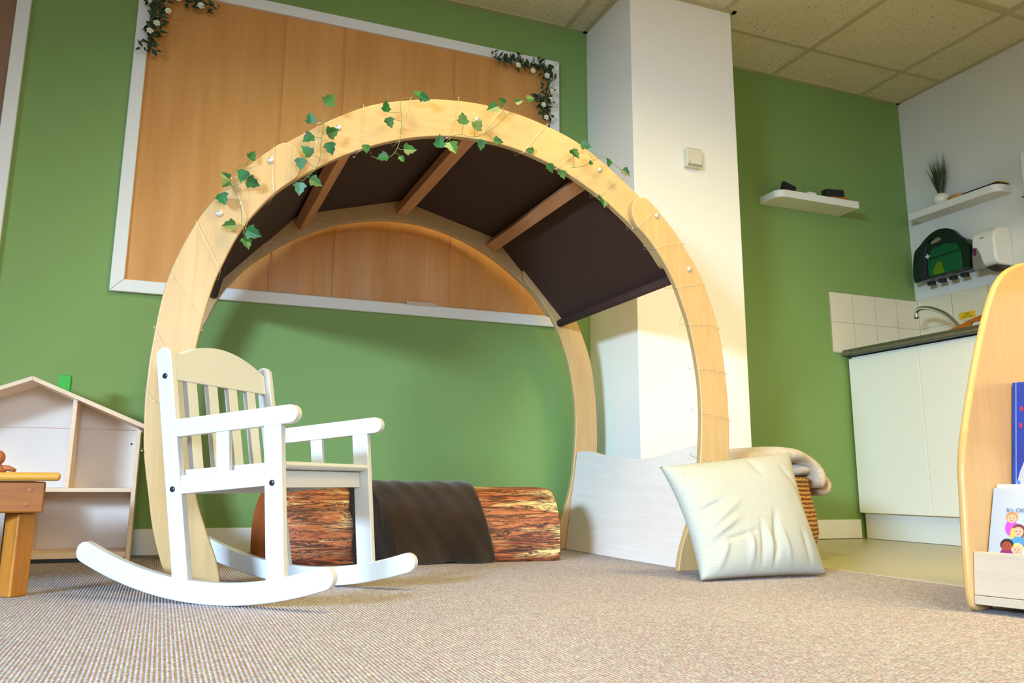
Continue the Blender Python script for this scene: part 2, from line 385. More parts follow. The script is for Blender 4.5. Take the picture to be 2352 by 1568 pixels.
# ------------------------------------------------------------------ pin boards
def pin_board(x0, x1, z0, z1, label, paper, seams):
    t = thing('pin_board', label, 'notice board', ((x0 + x1) / 2, YW, z0), 0, 'framed notice boards'); cx = (x0 + x1) / 2; w = 0.046
    L, R, B, T = x0 - cx, x1 - cx, 0.0, z1 - z0
    bm = bmesh.new()
    def bar(pts):
        prism(bm, pts, lambda a, b: (a, 0, b), lambda a, b: (a, -0.02, b))
    bar([(L, B), (R, B), (R - w, B + w), (L + w, B + w)]); bar([(L, T), (R, T), (R - w, T - w), (L + w, T - w)])
    bar([(L, B), (L, T), (L + w, T - w), (L + w, B + w)]); bar([(R, B), (R, T), (R - w, T - w), (R - w, B + w)])
    link('frame', bm, 'trim_white', t, bevel=0.004)
    bm = bmesh.new(); nx = 60; nz = 16; V = []
    a0, a1, b0, b1 = L + w - .004, R - w + .004, B + w - .004, T - w + .004
    for j in range(nz + 1):
        V.append([bm.verts.new((a0 + (a1 - a0) * i / nx, -0.006 - 0.0035 * math.sin(i * 0.9 + 0.35 * j) * math.sin(i * .31 + 1), b0 + (b1 - b0) * j / nz)) for i in range(nx + 1)])
    for j in range(nz):
        for i in range(nx): bm.faces.new((V[j][i], V[j][i + 1], V[j + 1][i + 1], V[j + 1][i]))
    link('paper_backing', bm, paper, t, smooth=True)
    for s in seams:
        bm = bmesh.new(); bx(bm, s - cx, s - cx + 0.003, -0.0112, -0.006, b0, b1)
        link('paper_seam', bm, paper, t)
    return t
pb = pin_board(-0.225, 1.533, 0.904, 2.140, 'large notice board backed with brown kraft paper above the wooden arch', 'kraft_paper', [0.314, 0.554, 1.031])
o = box('clear_tape', (0.85 - 0.654, 0.975 - 0.654, -0.0225, -0.0165, 0.040, 0.056), 'tape', pb)
pin_board(-2.35, -0.572, 0.904, 2.140, 'second notice board cut off by the left edge of the photo', 'kraft_dark', [])

# corner garlands of flowers
def garland(path, flowers, label, seed):
    rnd = random.Random(seed); t = thing('flower_garland', label, 'garland', (path[0][0], YW - 0.02, path[0][1]), 0, 'corner garlands on the board'); ox, oz = path[0]
    P = [(x - ox, -0.02, z - oz) for x, z in path]
    sm = catmull(P, 50); bm = bmesh.new(); tube(bm, sm, 0.0025, 5); link('stem', bm, 'leaf_dark', t)
    bm = bmesh.new()
    for k in range(170):
        p = sm[rnd.randrange(50)] + Vector((rnd.gauss(0, .014), rnd.uniform(-.022, .008), rnd.gauss(0, .014)))
        if p.y > -0.008: p.y = -0.008
        d = Vector((rnd.gauss(0, 1), rnd.gauss(0, .35) - .1, rnd.gauss(0, 1))).normalized(); l = rnd.uniform(.02, .042); s = d.cross(Vector((rnd.gauss(0, .5), 1, rnd.gauss(0, .5)))).normalized() * l * rnd.uniform(.16, .26)
        q = p + d * l
        if q.y > -0.006: q.y = -0.006
        m = p.lerp(q, .45) + Vector((0, -.003, 0)); 
        a, b, c, e, mm = [bm.verts.new(v) for v in (p, m + s, q, m - s, m + Vector((0, .0025, 0)))]
        bm.faces.new((a, b, mm)); bm.faces.new((b, c, mm)); bm.faces.new((c, e, mm)); bm.faces.new((e, a, mm))
    link('foliage', bm, 'leaf_dark', t)
    for x, z in flowers:
        bm = bmesh.new(); c = Vector((x - ox, -0.042, z - oz)); r = rnd.uniform(.011, .017); n0 = rnd.random() * 6
        for k in range(6):
            a = n0 + k * PI / 3
            for rr, zz in ((1.0, 0), (.6, -.006)):
                a2 = a + (0.5 if rr < 1 else 0)
                u = Vector((math.cos(a2), -.25, math.sin(a2))); v = Vector((-math.sin(a2), 0, math.cos(a2)))
                pts = [c + Vector((0, zz, 0)), c + u * r * .6 * rr + v * r * .42 * rr + Vector((0, zz, 0)), c + u * r * rr + Vector((0, zz + .003, 0)), c + u * r * .6 * rr - v * r * .42 * rr + Vector((0, zz, 0))]
                bm.faces.new([bm.verts.new(p) for p in pts])
        bmesh.ops.create_icosphere(bm, subdivisions=1, radius=r * .28, matrix=Matrix.Translation(c + Vector((0, -.006, 0))))
        link('flower', bm, 'petal', t)
garland([(-0.168, 1.827), (-0.166, 1.931), (-0.154, 2.015), (-0.104, 2.073), (-0.041, 2.07), (0.031, 2.054)], [(-0.174, 1.892), (-0.119, 1.985), (-0.006, 2.034), (-0.087, 2.044), (-0.154, 1.927)], 'artificial leaf and white flower garland at upper left corner of the board', 3)
garland([(1.211, 2.079), (1.284, 2.09), (1.368, 2.087), (1.454, 2.087), (1.471, 2.022), (1.454, 1.956), (1.443, 1.901), (1.458, 1.841)], [(1.311, 2.059), (1.383, 2.046), (1.451, 2.035), (1.475, 1.967), (1.47, 1.925), (1.434, 1.893), (1.447, 1.835)], 'artificial leaf and white flower garland at upper right corner of the board', 4)

# ------------------------------------------------------------------ arch den
CXA = 0.78
HO = [(.745, 0), (.752, .03), (.785, .13), (.805, .225), (.822, .32), (.829, .42), (.829, .475), (.826, .555), (.812, .688), (.79, .78), (.746, .89), (.70, .965), (.645, 1.04), (.565, 1.12), (.50, 1.172), (.42, 1.23), (.325, 1.285), (.23, 1.318), (.125, 1.342), (0, 1.352)]
HI = [(.632, 0), (.645, .06), (.68, .15), (.705, .225), (.72, .31), (.729, .405), (.732, .47), (.73, .555), (.718, .644), (.70, .73), (.68, .79), (.652, .86), (.615, .925), (.565, .99), (.51, 1.04), (.43, 1.10), (.355, 1.145), (.27, 1.185), (.18, 1.215), (.09, 1.233), (0, 1.238)]
NH = 181
def full(h):
    L = h + [(-a, b) for a, b in h[-2::-1]]
    return catmull([(a, b, 0) for a, b in L], 2 * NH - 1)
OUT, INN = full(HO), full(HI)                 # right foot (+) .. apex .. left foot (-)
def ring_piece(i0, i1, round0=False, round1=False, grow=0.0):
    o, n = [], []
    w = (OUT[i0] - INN[i0]).length / 2; st = (OUT[i1] - OUT[i0]).length
    for i in range(i0, i1 + 1):
        a, b = OUT[i].copy(), INN[i].copy(); m = (a + b) / 2; k = 1 + grow
        def arc(idx, far):
            d = ((OUT[idx] + INN[idx]) / 2 - m).length; return math.sqrt(max(0.0, 1 - max(0, (w * 0.9 - d) / (w * 0.9)) ** 2))
        if round0: k *= max(.25, arc(i0, 0)) if i < i0 + 42 else 1
        if round1: k *= max(.25, arc(i1, 0)) if i > i1 - 42 else 1
        o.append(m + (a - m) * k); n.append(m + (b - m) * k)
    return [(CXA + p.x, p.y) for p in o] + [(CXA + p.x, p.y) for p in n[::-1]]
JT = 123; OV = 99
den = thing('arch_den', 'wooden play arch of two curved maple frames with brown fabric canopy and wavy side panel', 'play den', (CXA, 2.6, 0))
def den_part(o): o.matrix_parent_inverse = Matrix.Translation((-CXA, -2.6, 0)); return o
TOPS, LEGS = {}, {}
for yy, s in ((2.160, 'front'), (3.020, 'rear')):
    top = ring_piece(OV, 2 * NH - 2 - OV, True, True)
    gr = .04 if s == 'front' else .0
    TOPS[yy] = den_part(xz_prism('arch_top', top, yy + .0225, yy + .0445, 'maple_x', den, bevel=0.003))
    LEGS[(yy, 1)] = den_part(xz_prism('arch_leg', ring_piece(0, JT, False, True, gr), yy, yy + .022, 'maple', den, bevel=0.004))
    LEGS[(yy, 0)] = den_part(xz_prism('arch_leg', ring_piece(2 * NH - 2 - JT, 2 * NH - 2, True, False, gr), yy, yy + .022, 'maple', den, bevel=0.004))
for x, z in ((.198, 1.074), (.082, .913), (1.372, 1.073), (1.485, .912)):
    for yy in (2.160, 3.020):
        bm = bmesh.new(); lathe(bm, [(0.0, -0.001), (.009, -0.001), (.009, .002), (.0065, .0045), (.0, .005)], k=16, cap=False)
        bmesh.ops.transform(bm, matrix=Matrix.Translation((x, yy, z)) @ Matrix.Rotation(PI / 2, 4, 'X'), verts=bm.verts); link('bolt', bm, 'bolt_metal', LEGS[(yy, int(x > .78))], smooth=True)
for x, z in ((.373, 1.204), (.777, 1.300), (1.185, 1.205)):
    for yy in (2.1825, 3.0425):
        bm = bmesh.new(); lathe(bm, [(0.0, -0.001), (.008, -0.001), (.008, .002), (.006, .004), (.0, .0045)], k=16, cap=False)
        bmesh.ops.transform(bm, matrix=Matrix.Translation((x, yy, z)) @ Matrix.Rotation(PI / 2, 4, 'X'), verts=bm.verts); link('bolt', bm, 'bolt_metal', TOPS[min(TOPS, key=lambda q: abs(q - yy))], smooth=True)
Y0, Y1 = 2.205, 3.042
for x, z, ang in ((.405, 1.183, .60), (.78, 1.282, 0), (1.155, 1.183, -.60)):
    bm = bmesh.new(); bx(bm, -.022, .022, Y0, Y1, -.018, .018)
    bmesh.ops.transform(bm, matrix=Matrix.Translation((x, 0, z)) @ Matrix.Rotation(-ang, 4, 'Y'), verts=bm.verts)
    den_part(link('cross_bar', bm, 'bar_wood', den, bevel=0.003))
for x in (.115, 1.445):
    bm = bmesh.new(); tube(bm, [(x, Y0 if x < .5 else Y0 - .0, .885), (x, 3.018, .885)], .016, 14); den_part(link('end_bar', bm, 'fabric_brown', den, smooth=True))
cp = [(.103, .90), (.392, 1.216), (.78, 1.322), (1.168, 1.216), (1.457, .90)]
bm = bmesh.new(); sag = 0.004; ny = 10
rows = [[bm.verts.new((x + (0 if k % 2 == 0 else (0.0)), 2.206 + (3.041 - 2.206) * j / ny, z)) for k, (x, z) in enumerate(cp)] for j in range(ny + 1)]
for j in range(ny):
    for k in range(len(cp) - 1): bm.faces.new((rows[j][k], rows[j][k + 1], rows[j + 1][k + 1], rows[j + 1][k]))
o = den_part(link('canopy_fabric', bm, 'fabric_brown', den)); m = o.modifiers.new('thick', 'SOLIDIFY'); m.thickness = .004; m.offset = 1
# wavy side panel, leaning with the legs
tp = catmull([(3.017, .372, 0), (2.944, .372, 0), (2.888, .367, 0), (2.78, .350, 0), (2.617, .334, 0), (2.472, .335, 0), (2.367, .346, 0), (2.268, .360, 0), (2.184, .371, 0)], 50)
pts = [(p.x, p.y) for p in tp] + [(2.184, 0.0), (3.017, 0.0)]
K = .149
bm = bmesh.new(); prism(bm, pts, lambda a, b: (1.46 + K * b, a, b), lambda a, b: (1.478 + K * b, a, b))
den_part(link('side_panel', bm, 'maple_pale', den, bevel=0.0025))

# fairy lights wound round the front frame
fl = thing('fairy_light_string', 'thin string of tiny warm fairy lights wound around the front wooden arch', 'fairy lights', (CXA, 2.18, 0))
bm = bmesh.new(); bmb = bmesh.new(); path = []; N = 2 * NH - 1; turns = 21; total = turns * 22; rnd = random.Random(5); cnt = 0
jit = [rnd.uniform(-.5, .5) for _ in range(turns + 2)]
for k in range(total + 1):
    f = k / total; idx = 30 + f * (N - 63) + 5.5 * jit[int(f * turns)] * math.sin(PI * (f * turns % 1)); i = int(idx); t = idx - i
    a = OUT[i].lerp(OUT[i + 1], t); b = INN[i].lerp(INN[i + 1], t); ph = (f * turns) % 1
    # rectangle loop: front face (out->in), inner edge, back face, outer edge
    if ph < .42: u = ph / .42; y = 2.1555
    elif ph < .5: u = 1; y = 2.1555 + (ph - .42) / .08 * .055
    elif ph < .92: u = 1 - (ph - .5) / .42; y = 2.2105
    else: u = 0; y = 2.2105 - (ph - .92) / .08 * .055
    u2 = -.06 + 1.12 * u; p = a.lerp(b, u2)
    if JT + 6 < i < 2 * NH - 2 - JT - 6 and y < 2.17: y += .022
    path.append((p.x, y - 2.18, p.y))
    if k % 5 == 2:
        bmesh.ops.create_icosphere(bmb, subdivisions=1, radius=.0016, matrix=Matrix.Translation((p.x, y - 2.18, p.y)))
tube(bm, path, .00055, 4); link('wire', bm, 'bolt_metal', fl); link('bulbs', bmb, 'fairy_bulb', fl)['kind'] = 'stuff'

# ivy sprigs hung over the front frame
IVY= [(2.145, [(0.138, 1.049), (0.115, 1.037), (0.103, 1.014), (0.102, 0.993), (0.114, 0.974), (0.126, 0.946), (0.134, 0.914), (0.136, 0.888), (0.142, 0.869), (0.144, 0.854)], [(0.149, 1.072, 0.024, 60), (0.13, 1.015, 0.031, 250), (0.154, 0.996, 0.032, -10), (0.088, 1.007, 0.024, 150), (0.09, 0.984, 0.024, 230), (0.086, 0.945, 0.031, -75), (0.107, 0.879, 0.032, 200), (0.164, 0.864, 0.035, -20), (0.15, 0.837, 0.029, -70)]), (2.145, [(0.324, 1.237), (0.333, 1.216), (0.326, 1.202), (0.325, 1.17), (0.322, 1.131), (0.321, 1.093), (0.31, 1.06), (0.291, 1.039), (0.28, 1.022)], [(0.337, 1.258, 0.035, 60), (0.291, 1.199, 0.028, 100), (0.287, 1.143, 0.029, 230), (0.35, 1.171, 0.034, 30), (0.346, 1.123, 0.031, -60), (0.286, 1.103, 0.031, 140), (0.271, 1.067, 0.029, -80), (0.313, 1.024, 0.032, -30), (0.272, 0.998, 0.031, -90)]), (2.145, [(0.573, 1.313), (0.537, 1.303), (0.539, 1.25), (0.539, 1.206), (0.536, 1.173), (0.521, 1.138), (0.497, 1.118), (0.46, 1.122)], [(0.493, 1.271, 0.028, 100), (0.505, 1.225, 0.028, -60), (0.563, 1.154, 0.034, 0), (0.543, 1.125, 0.018, -60), (0.49, 1.122, 0.028, 200), (0.582, 1.321, 0.028, 160), (0.6, 1.314, 0.028, -20), (0.441, 1.135, 0.023, -90)]), (2.145, [(0.938, 1.377), (0.888, 1.332), (0.857, 1.313), (0.827, 1.277), (0.78, 1.239), (0.742, 1.224), (0.716, 1.228), (0.687, 1.219)], [(0.811, 1.325, 0.034, 200), (0.837, 1.349, 0.023, 160), (0.715, 1.269, 0.034, 100), (0.762, 1.26, 0.034, 60), (0.776, 1.206, 0.029, -90), (0.825, 1.221, 0.027, 0), (0.65, 1.192, 0.033, 100), (0.686, 1.179, 0.038, -60), (0.89, 1.357, 0.023, 20), (0.926, 1.373, 0.023, 20)]), (2.145, [(1.066, 1.181), (1.103, 1.191), (1.127, 1.203), (1.156, 1.224), (1.19, 1.234), (1.213, 1.212), (1.242, 1.199)], [(1.113, 1.257, 0.029, -20), (1.073, 1.222, 0.033, -60), (1.129, 1.202, 0.015, -10), (1.192, 1.214, 0.025, -100), (1.252, 1.193, 0.027, -40)]), (2.19, [(0.976, 1.232), (0.994, 1.204), (1.017, 1.198), (1.036, 1.197), (1.052, 1.177)], [(1.013, 1.184, 0.027, -60), (1.052, 1.168, 0.027, -80), (0.946, 1.229, 0.023, 170)]), (2.19, [(1.159, 1.157), (1.178, 1.141), (1.193, 1.121)], [(1.197, 1.108, 0.042, -90), (1.183, 1.124, 0.023, 150)])]

LF = [(0, 0), (.18, -.30), (.50, -.52), (.46, -.22), (.78, -.34), (.74, -.12), (1.12, 0), (.74, .12), (.78, .34), (.46, .22), (.50, .52), (.18, .30)]
ilab = ['ivy sprig trailing over the far left shoulder of the arch', 'long ivy sprig hanging left of centre over the arch', 'ivy sprig hanging at the top of the arch beside the topmost double leaf',
        'ivy sprig over the arch just right of its top', 'small ivy sprig on the right shoulder of the arch beside the white pillar', 'short ivy sprig dangling under the right inner edge of the arch', 'lone ivy leaf tip hanging lowest under the right inner edge']
for si, (Y, st, lv) in enumerate(IVY):
    ox, oz = st[0]; t = thing('ivy_sprig', ilab[si], 'ivy', (ox, Y, oz), 0, 'ivy sprigs on the arch'); rnd = random.Random(20 + si)
    P = catmull([(x - ox, 0.004 * math.sin(i * 2.1), z - oz) for i, (x, z) in enumerate(st)], 40)
    bm = bmesh.new(); tube(bm, P, .0009, 5)
    bl = bmesh.new()
    for (x, z, s, ang) in lv:
        c = Vector((x - ox, rnd.uniform(-.014, -.003), z - oz)); a = math.radians(ang + rnd.uniform(-8, 8))
        d = Vector((math.cos(a), rnd.uniform(-.35, .25), math.sin(a))).normalized(); n = Vector((rnd.uniform(-.35, .35), -1, rnd.uniform(-.35, .35))); n = (n - d * n.dot(d)).normalized(); w = d.cross(n)
        base = c - d * s * .5
        vm = [bl.verts.new(base + d * s * q * 1.05) for q in (0, .35, .7, 1.12)]
        half = {}
        for sg in (1, -1):
            h = [bl.verts.new(base + d * s * u + w * s * v * sg * 1.0 + n * (s * .16 * abs(v) * (1.0))) for u, v in ((.00, .30), (.30, .60), (.46, .38), (.74, .36), (.90, .17))]
            for fc in ((vm[0], h[0], h[1], vm[1]), (vm[1], h[1], h[2]), (vm[1], h[2], h[3], vm[2]), (vm[2], h[3], h[4]), (vm[2], h[4], vm[3])): bl.faces.new(fc)
        near = min(P, key=lambda q: (q - base).length)
        mid = near.lerp(base, .5) + Vector((0, -.004, rnd.uniform(-.006, .006)))
        if (near - base).length > .004: tube(bm, catmull([near, mid, base], 7), .0007, 4)
    link('stem', bm, 'stem_green', t); o = link('foliage', bl, 'leaf_green', t)
    m = o.modifiers.new('thick', 'SOLIDIFY'); m.thickness = .0005

# ------------------------------------------------------------------ rocking chair
rc = thing('rocking_chair', 'small white wooden child rocking chair with slatted back standing on the carpet', 'rocking chair', (.178, 2.098, 0), -0.7255)
W2 = .1935; TH = .021
def cap_poly(x0, z0, x1, z1, hw, r0=False, r1=False, n=7):
    d = Vector((x1 - x0, z1 - z0)); L = d.length; d.normalize(); nn = Vector((-d.y, d.x)); pts = []
    def end(cx, cz, sgn, rnd_):
        if rnd_:
            for k in range(n + 1):
                a = -PI / 2 + PI * k / n; pts.append((cx + sgn * (d.x * math.cos(a) * hw) + sgn * nn.x * math.sin(a) * hw, cz + sgn * (d.y * math.cos(a) * hw) + sgn * nn.y * math.sin(a) * hw))
        else:
            pts.append((cx - sgn * nn.x * hw, cz - sgn * nn.y * hw)); pts.append((cx + sgn * nn.x * hw, cz + sgn * nn.y * hw))
    end(x1, z1, 1, r1); end(x0, z0, -1, r0); return pts
for sg in (-1, 1):
    ya, yb = (sg * W2, sg * (W2 - TH))
    # rocker: curved runner
    bot, topv = [], []; n = 28
    f = lambda x: .60 * (x - .085) ** 2
    pts = []; hh = .0225
    cs = []
    for k in range(n + 1):
        x = -.262 + (.345 + .262) * k / n; cs.append(Vector((x, f(x) + hh)))
    for k, c in enumerate(cs):
        d = (cs[min(k + 1, n)] - cs[max(k - 1, 0)]).normalized(); nn = Vector((-d.y, d.x)); bot.append(c - nn * hh); topv.append(c + nn * hh)
    d0 = (cs[0] - cs[1]).normalized(); d1 = (cs[-1] - cs[-2]).normalized(); poly = [tuple(p) for p in bot]
    n1 = Vector((-d1.y, d1.x))
    for k in range(1, 8): a = -PI / 2 + PI * k / 8; poly.append(tuple(cs[-1] + d1 * math.cos(a) * hh + n1 * math.sin(a) * hh))
    poly += [tuple(p) for p in topv[::-1]]; n0 = Vector((-d0.y, d0.x))
    for k in range(1, 8): a = -PI / 2 + PI * k / 8; poly.append(tuple(cs[0] + d0 * math.cos(a) * hh + n0 * math.sin(a) * hh))
    xz_prism('rocker', poly, ya, yb, 'chair_white', rc, bevel=.0035)
    post = xz_prism('back_post', cap_poly(.002, .040, -.093, .524, .020, False, True), ya - sg * .0015, yb + sg * .0015, 'chair_white', rc, bevel=.003)
    fleg = xz_prism('front_leg', cap_poly(.234, .044, .205, .366, .0215), ya - sg * .0015, yb + sg * .0015, 'chair_white', rc, bevel=.003)
    xz_prism('armrest', cap_poly(-.043, .362, .246, .388, .0195, False, True), ya, yb, 'chair_white', rc, bevel=.003)
    xz_prism('side_rail', cap_poly(-.018, .2415, .195, .260, .0195), ya - sg * .003, yb + sg * .003, 'chair_white', rc, bevel=.002)
    xz_prism('arm_support', cap_poly(.088, .262, .078, .362, .0165), ya - sg * .0045, yb + sg * .0045, 'chair_white', rc, bevel=.002)
    for bxp, bz in ((-.082, .478), (-.036, .232), (.214, .247)):
        bm = bmesh.new(); lathe(bm, [(.0, -.002), (.0062, -.002), (.0062, .0012), (.0048, .002), (.0, .002)], k=18, cap=False)
        bmesh.ops.transform(bm, matrix=Matrix.Translation((bxp, sg * (W2 - .001), bz)) @ Matrix.Rotation(-sg * PI / 2, 4, 'X'), verts=bm.verts); link('bolt_cap', bm, 'black_plastic', fleg if bxp > 0 else post, smooth=True)['label'] = 'black bolt cap'
yi = W2 - TH - .0005
# seat with rounded front lip, front and rear aprons
xz_prism('seat', [(-.028, .259), (.220, .2755), (.231, .278), (.235, .284), (.232, .2895), (.222, .2915), (-.030, .273)], -yi, yi, 'chair_white', rc, bevel=.002)
xz_prism('front_apron', [(.196, .236), (.214, .237), (.210, .2735), (.192, .2725)], -yi, yi, 'chair_white', rc, bevel=.002)
xz_prism('rear_apron', [(-.012, .222), (.006, .223), (.003, .259), (-.015, .258)], -yi, yi, 'chair_white', rc, bevel=.002)
# crest rail, arched top, leaning with the posts
lean = lambda z: .006 - .1963 * (z - .02)
cr = [(-yi, .472)]; 
for k in range(25): y = -yi + 2 * yi * k / 24; cr.append((y, .520 + .047 * (1 - (y / yi) ** 2)))
cr.append((yi, .472))
bm = bmesh.new(); prism(bm, cr, lambda a, b: (lean(b) + .008, a, b), lambda a, b: (lean(b) - .009, a, b)); link('crest_rail', bm, 'chair_white', rc, bevel=.002)
for y in (-.110, -.037, .037, .110):
    bm = bmesh.new(); prism(bm, [(y - .0165, .266), (y + .0165, .266), (y + .0165, .474), (y - .0165, .474)], lambda a, b: (lean(b) + .006, a, b), lambda a, b: (lean(b) - .008, a, b))
    link('back_slat', bm, 'chair_white', rc, bevel=.0015)

# ------------------------------------------------------------------ log cushion and throw
lg = thing('log_cushion', 'long foam log seat printed with tree bark lying on carpet behind the rocking chair', 'floor cushion', (.357, 2.657, 0), -.0915)
def log_prof(n=40):
    """front bottom (0,0) up over the top to the back bottom; returns (y,z)"""
    W, H = .275, .236; P = [(0.012, 0.0), (0.003, .012), (-.001, .05), (.0, .10), (.012, .145), (.038, .186), (.078, .219), (.125, .234), (.165, .234), (.21, .216), (.243, .182), (.266, .138), (.275, .09), (.274, .04), (.268, .010), (.258, 0)]
    return [(p.x, p.y) for p in catmull([(a, b, 0) for a, b in P], n)]
LP = log_prof(44); LL = .878
bm = bmesh.new(); nx = 24; rings = []
for i in range(nx + 1):
    u = i / nx; sh = 1.0 - .035 * max(0, (abs(u - .5) - .47) / .03) ** 2
    rings.append([bm.verts.new(((-.35 * y * (1 - u)) + u * LL, .1375 + (y - .1375) * sh, .118 + (z - .118) * sh)) for y, z in LP])
for i in range(nx):
    for j in range(len(LP)):
        f = bm.faces.new((rings[i][j], rings[i][(j + 1) % len(LP)], rings[i + 1][(j + 1) % len(LP)], rings[i + 1][j])); f.smooth = True
link('bark_cover', bm, 'bark_print', lg)
for x, s in ((0, -1), (LL, 1)):
    bm = bmesh.new(); c = bm.verts.new((x + s * .004 - (.35 * .137 if s < 0 else 0), .137, .118))
    rg = [bm.verts.new(((-.35 * y if s < 0 else 0) + x + s * .0012, .1375 + (y - .1375) * .965, .118 + (z - .118) * .965)) for y, z in LP]
    for j in range(len(LP)): f = bm.faces.new((rg[j], rg[(j + 1) % len(LP)], c)); f.smooth = True
    link('end_cap', bm, 'log_end', lg)
th = thing('fleece_throw', 'dark brown fleece blanket draped over the middle of the bark log', 'blanket', (.357, 2.657, 0), -.0915)
def throw(name, xt0, xt1, xb0, xb1, off, mat, seed, zmin=.004):
    rnd = random.Random(seed); bm = bmesh.new(); nn = 46; prof = log_prof(70)[1:60]; rows = []
    for j, (y, z) in enumerate(prof):
        a, b = Vector(prof[max(0, j - 1)]), Vector(prof[min(len(prof) - 1, j + 1)]); d = (b - a).normalized(); nrm = Vector((-d.y, d.x))
        k = min(1, z / .22) if j < 35 else 1; row = []
        for i in range(nn + 1):
            u = i / nn; x0 = xb0 + (xt0 - xb0) * k + .004 * math.sin(z * 60 + seed); x1 = xb1 + (xt1 - xb1) * k; x = x0 + (x1 - x0) * u
            wv = (1 - k) ** 1.2 * .010 * (1 + math.sin(u * 13 + seed)) + .0018 * math.sin(u * 31 + j * .35) + .003 * abs(math.sin(u * 5 + j * .12))
            o2 = off + abs(wv); row.append(bm.verts.new((x, y + nrm.x * o2, max(zmin, z + nrm.y * o2 + (0.004 * (1 + math.sin(u * 17 + seed)) if j == 0 else 0)))))
        rows.append(row)
    for j in range(len(rows) - 1):
        for i in range(nn): bm.faces.new((rows[j][i], rows[j][i + 1], rows[j + 1][i + 1], rows[j + 1][i])).smooth = True
    o = link(name, bm, mat, th); m = o.modifiers.new('thick', 'SOLIDIFY'); m.thickness = .003; m.offset = 1; return o
throw('under_layer', .188, .40, .205, .40, .006, 'fleece_dark', 1)
throw('top_layer', .262, .595, .318, .655, .013, 'fleece', 4)

# ------------------------------------------------------------------ cushion
cu = bpy.data.objects
def cushion():
    BL, BR, TL, TR = Vector((1.316, 1.915, .004)), Vector((1.735, 1.920, .004)), Vector((1.295, 2.062, .296)), Vector((1.757, 2.070, .345))
    nrm = (BR - BL).cross(TL - BL).normalized()
    if nrm.y > 0: nrm = -nrm
    bm = bmesh.new(); n = 72; front, back = [], []
    rnd = random.Random(9)
    def wr(u, v):
        h = 0
        for (u0, v0, ang, ln, wd, am) in [(.14, .13, 70, .12, .022, .010), (.36, .12, 84, .17, .018, .012), (.46, .17, 80, .20, .016, -.009), (.52, .12, 88, .2, .014, .010), (.58, .22, 76, .22, .022, -.013), (.66, .14, 95, .18, .02, .007), (.84, .15, 92, .15, .02, -.007), (.17, .34, 30, .16, .02, .009), (.12, .54, 20, .12, .016, -.008), (.2, .45, 35, .2, .022, .006), (.10, .87, 45, .07, .015, -.010), (.60, .93, -75, .14, .025, -.008), (.9, .72, -60, .15, .02, -.009), (.93, .4, -80, .2, .02, .005), (.3, .28, 12, .15, .014, -.006)]:
            a = math.radians(ang); du, dv = u - u0, v - v0; s = du * math.cos(a) + dv * math.sin(a); t = -du * math.sin(a) + dv * math.cos(a)
            h += am * math.exp(-(t / wd) ** 2 - (s / ln) ** 4)
        return h
    for j in range(n + 1):
        rf, rb = [], []
        for i in range(n + 1):
            u, v = i / n, j / n
            pu = u + .10 * (u - .5) * -4 * v * (1 - v) * .85; pv = v + .10 * (v - .5) * -4 * u * (1 - u) * .30
            p = BL * (1 - pu) * (1 - pv) + BR * pu * (1 - pv) + TL * (1 - pu) * pv + TR * pu * pv
            e = (1 - (2 * u - 1) ** 4) * (1 - (2 * v - 1) ** 4); b = max(0, e) ** .62
            edge = min(1, 6 * min(u, v, 1 - u, 1 - v))
            q = p + nrm * ((.004 if edge > 0 else 0) + .055 * b + wr(u, v) * edge * 1.05); r = p - nrm * (.026 * b)
            q.z = max(.002, q.z); r.z = max(.002, r.z)
            rf.append(bm.verts.new(q)); rb.append(rf[-1] if i in (0, n) or j in (0, n) else bm.verts.new(r))
        front.append(rf); back.append(rb)
    for j in range(n):
        for i in range(n):
            bm.faces.new((front[j][i], front[j][i + 1], front[j + 1][i + 1], front[j + 1][i])).smooth = True
            q = (back[j][i], back[j + 1][i], back[j + 1][i + 1], back[j][i + 1])
            if len(set(q)) == 4:
                try: bm.faces.new(q).smooth = True
                except ValueError: pass
    o = link('cushion', bm, 'linen'); tag(o, 'square pale yellow green cushion standing on carpet against the arch foot', 'cushion')
cushion()

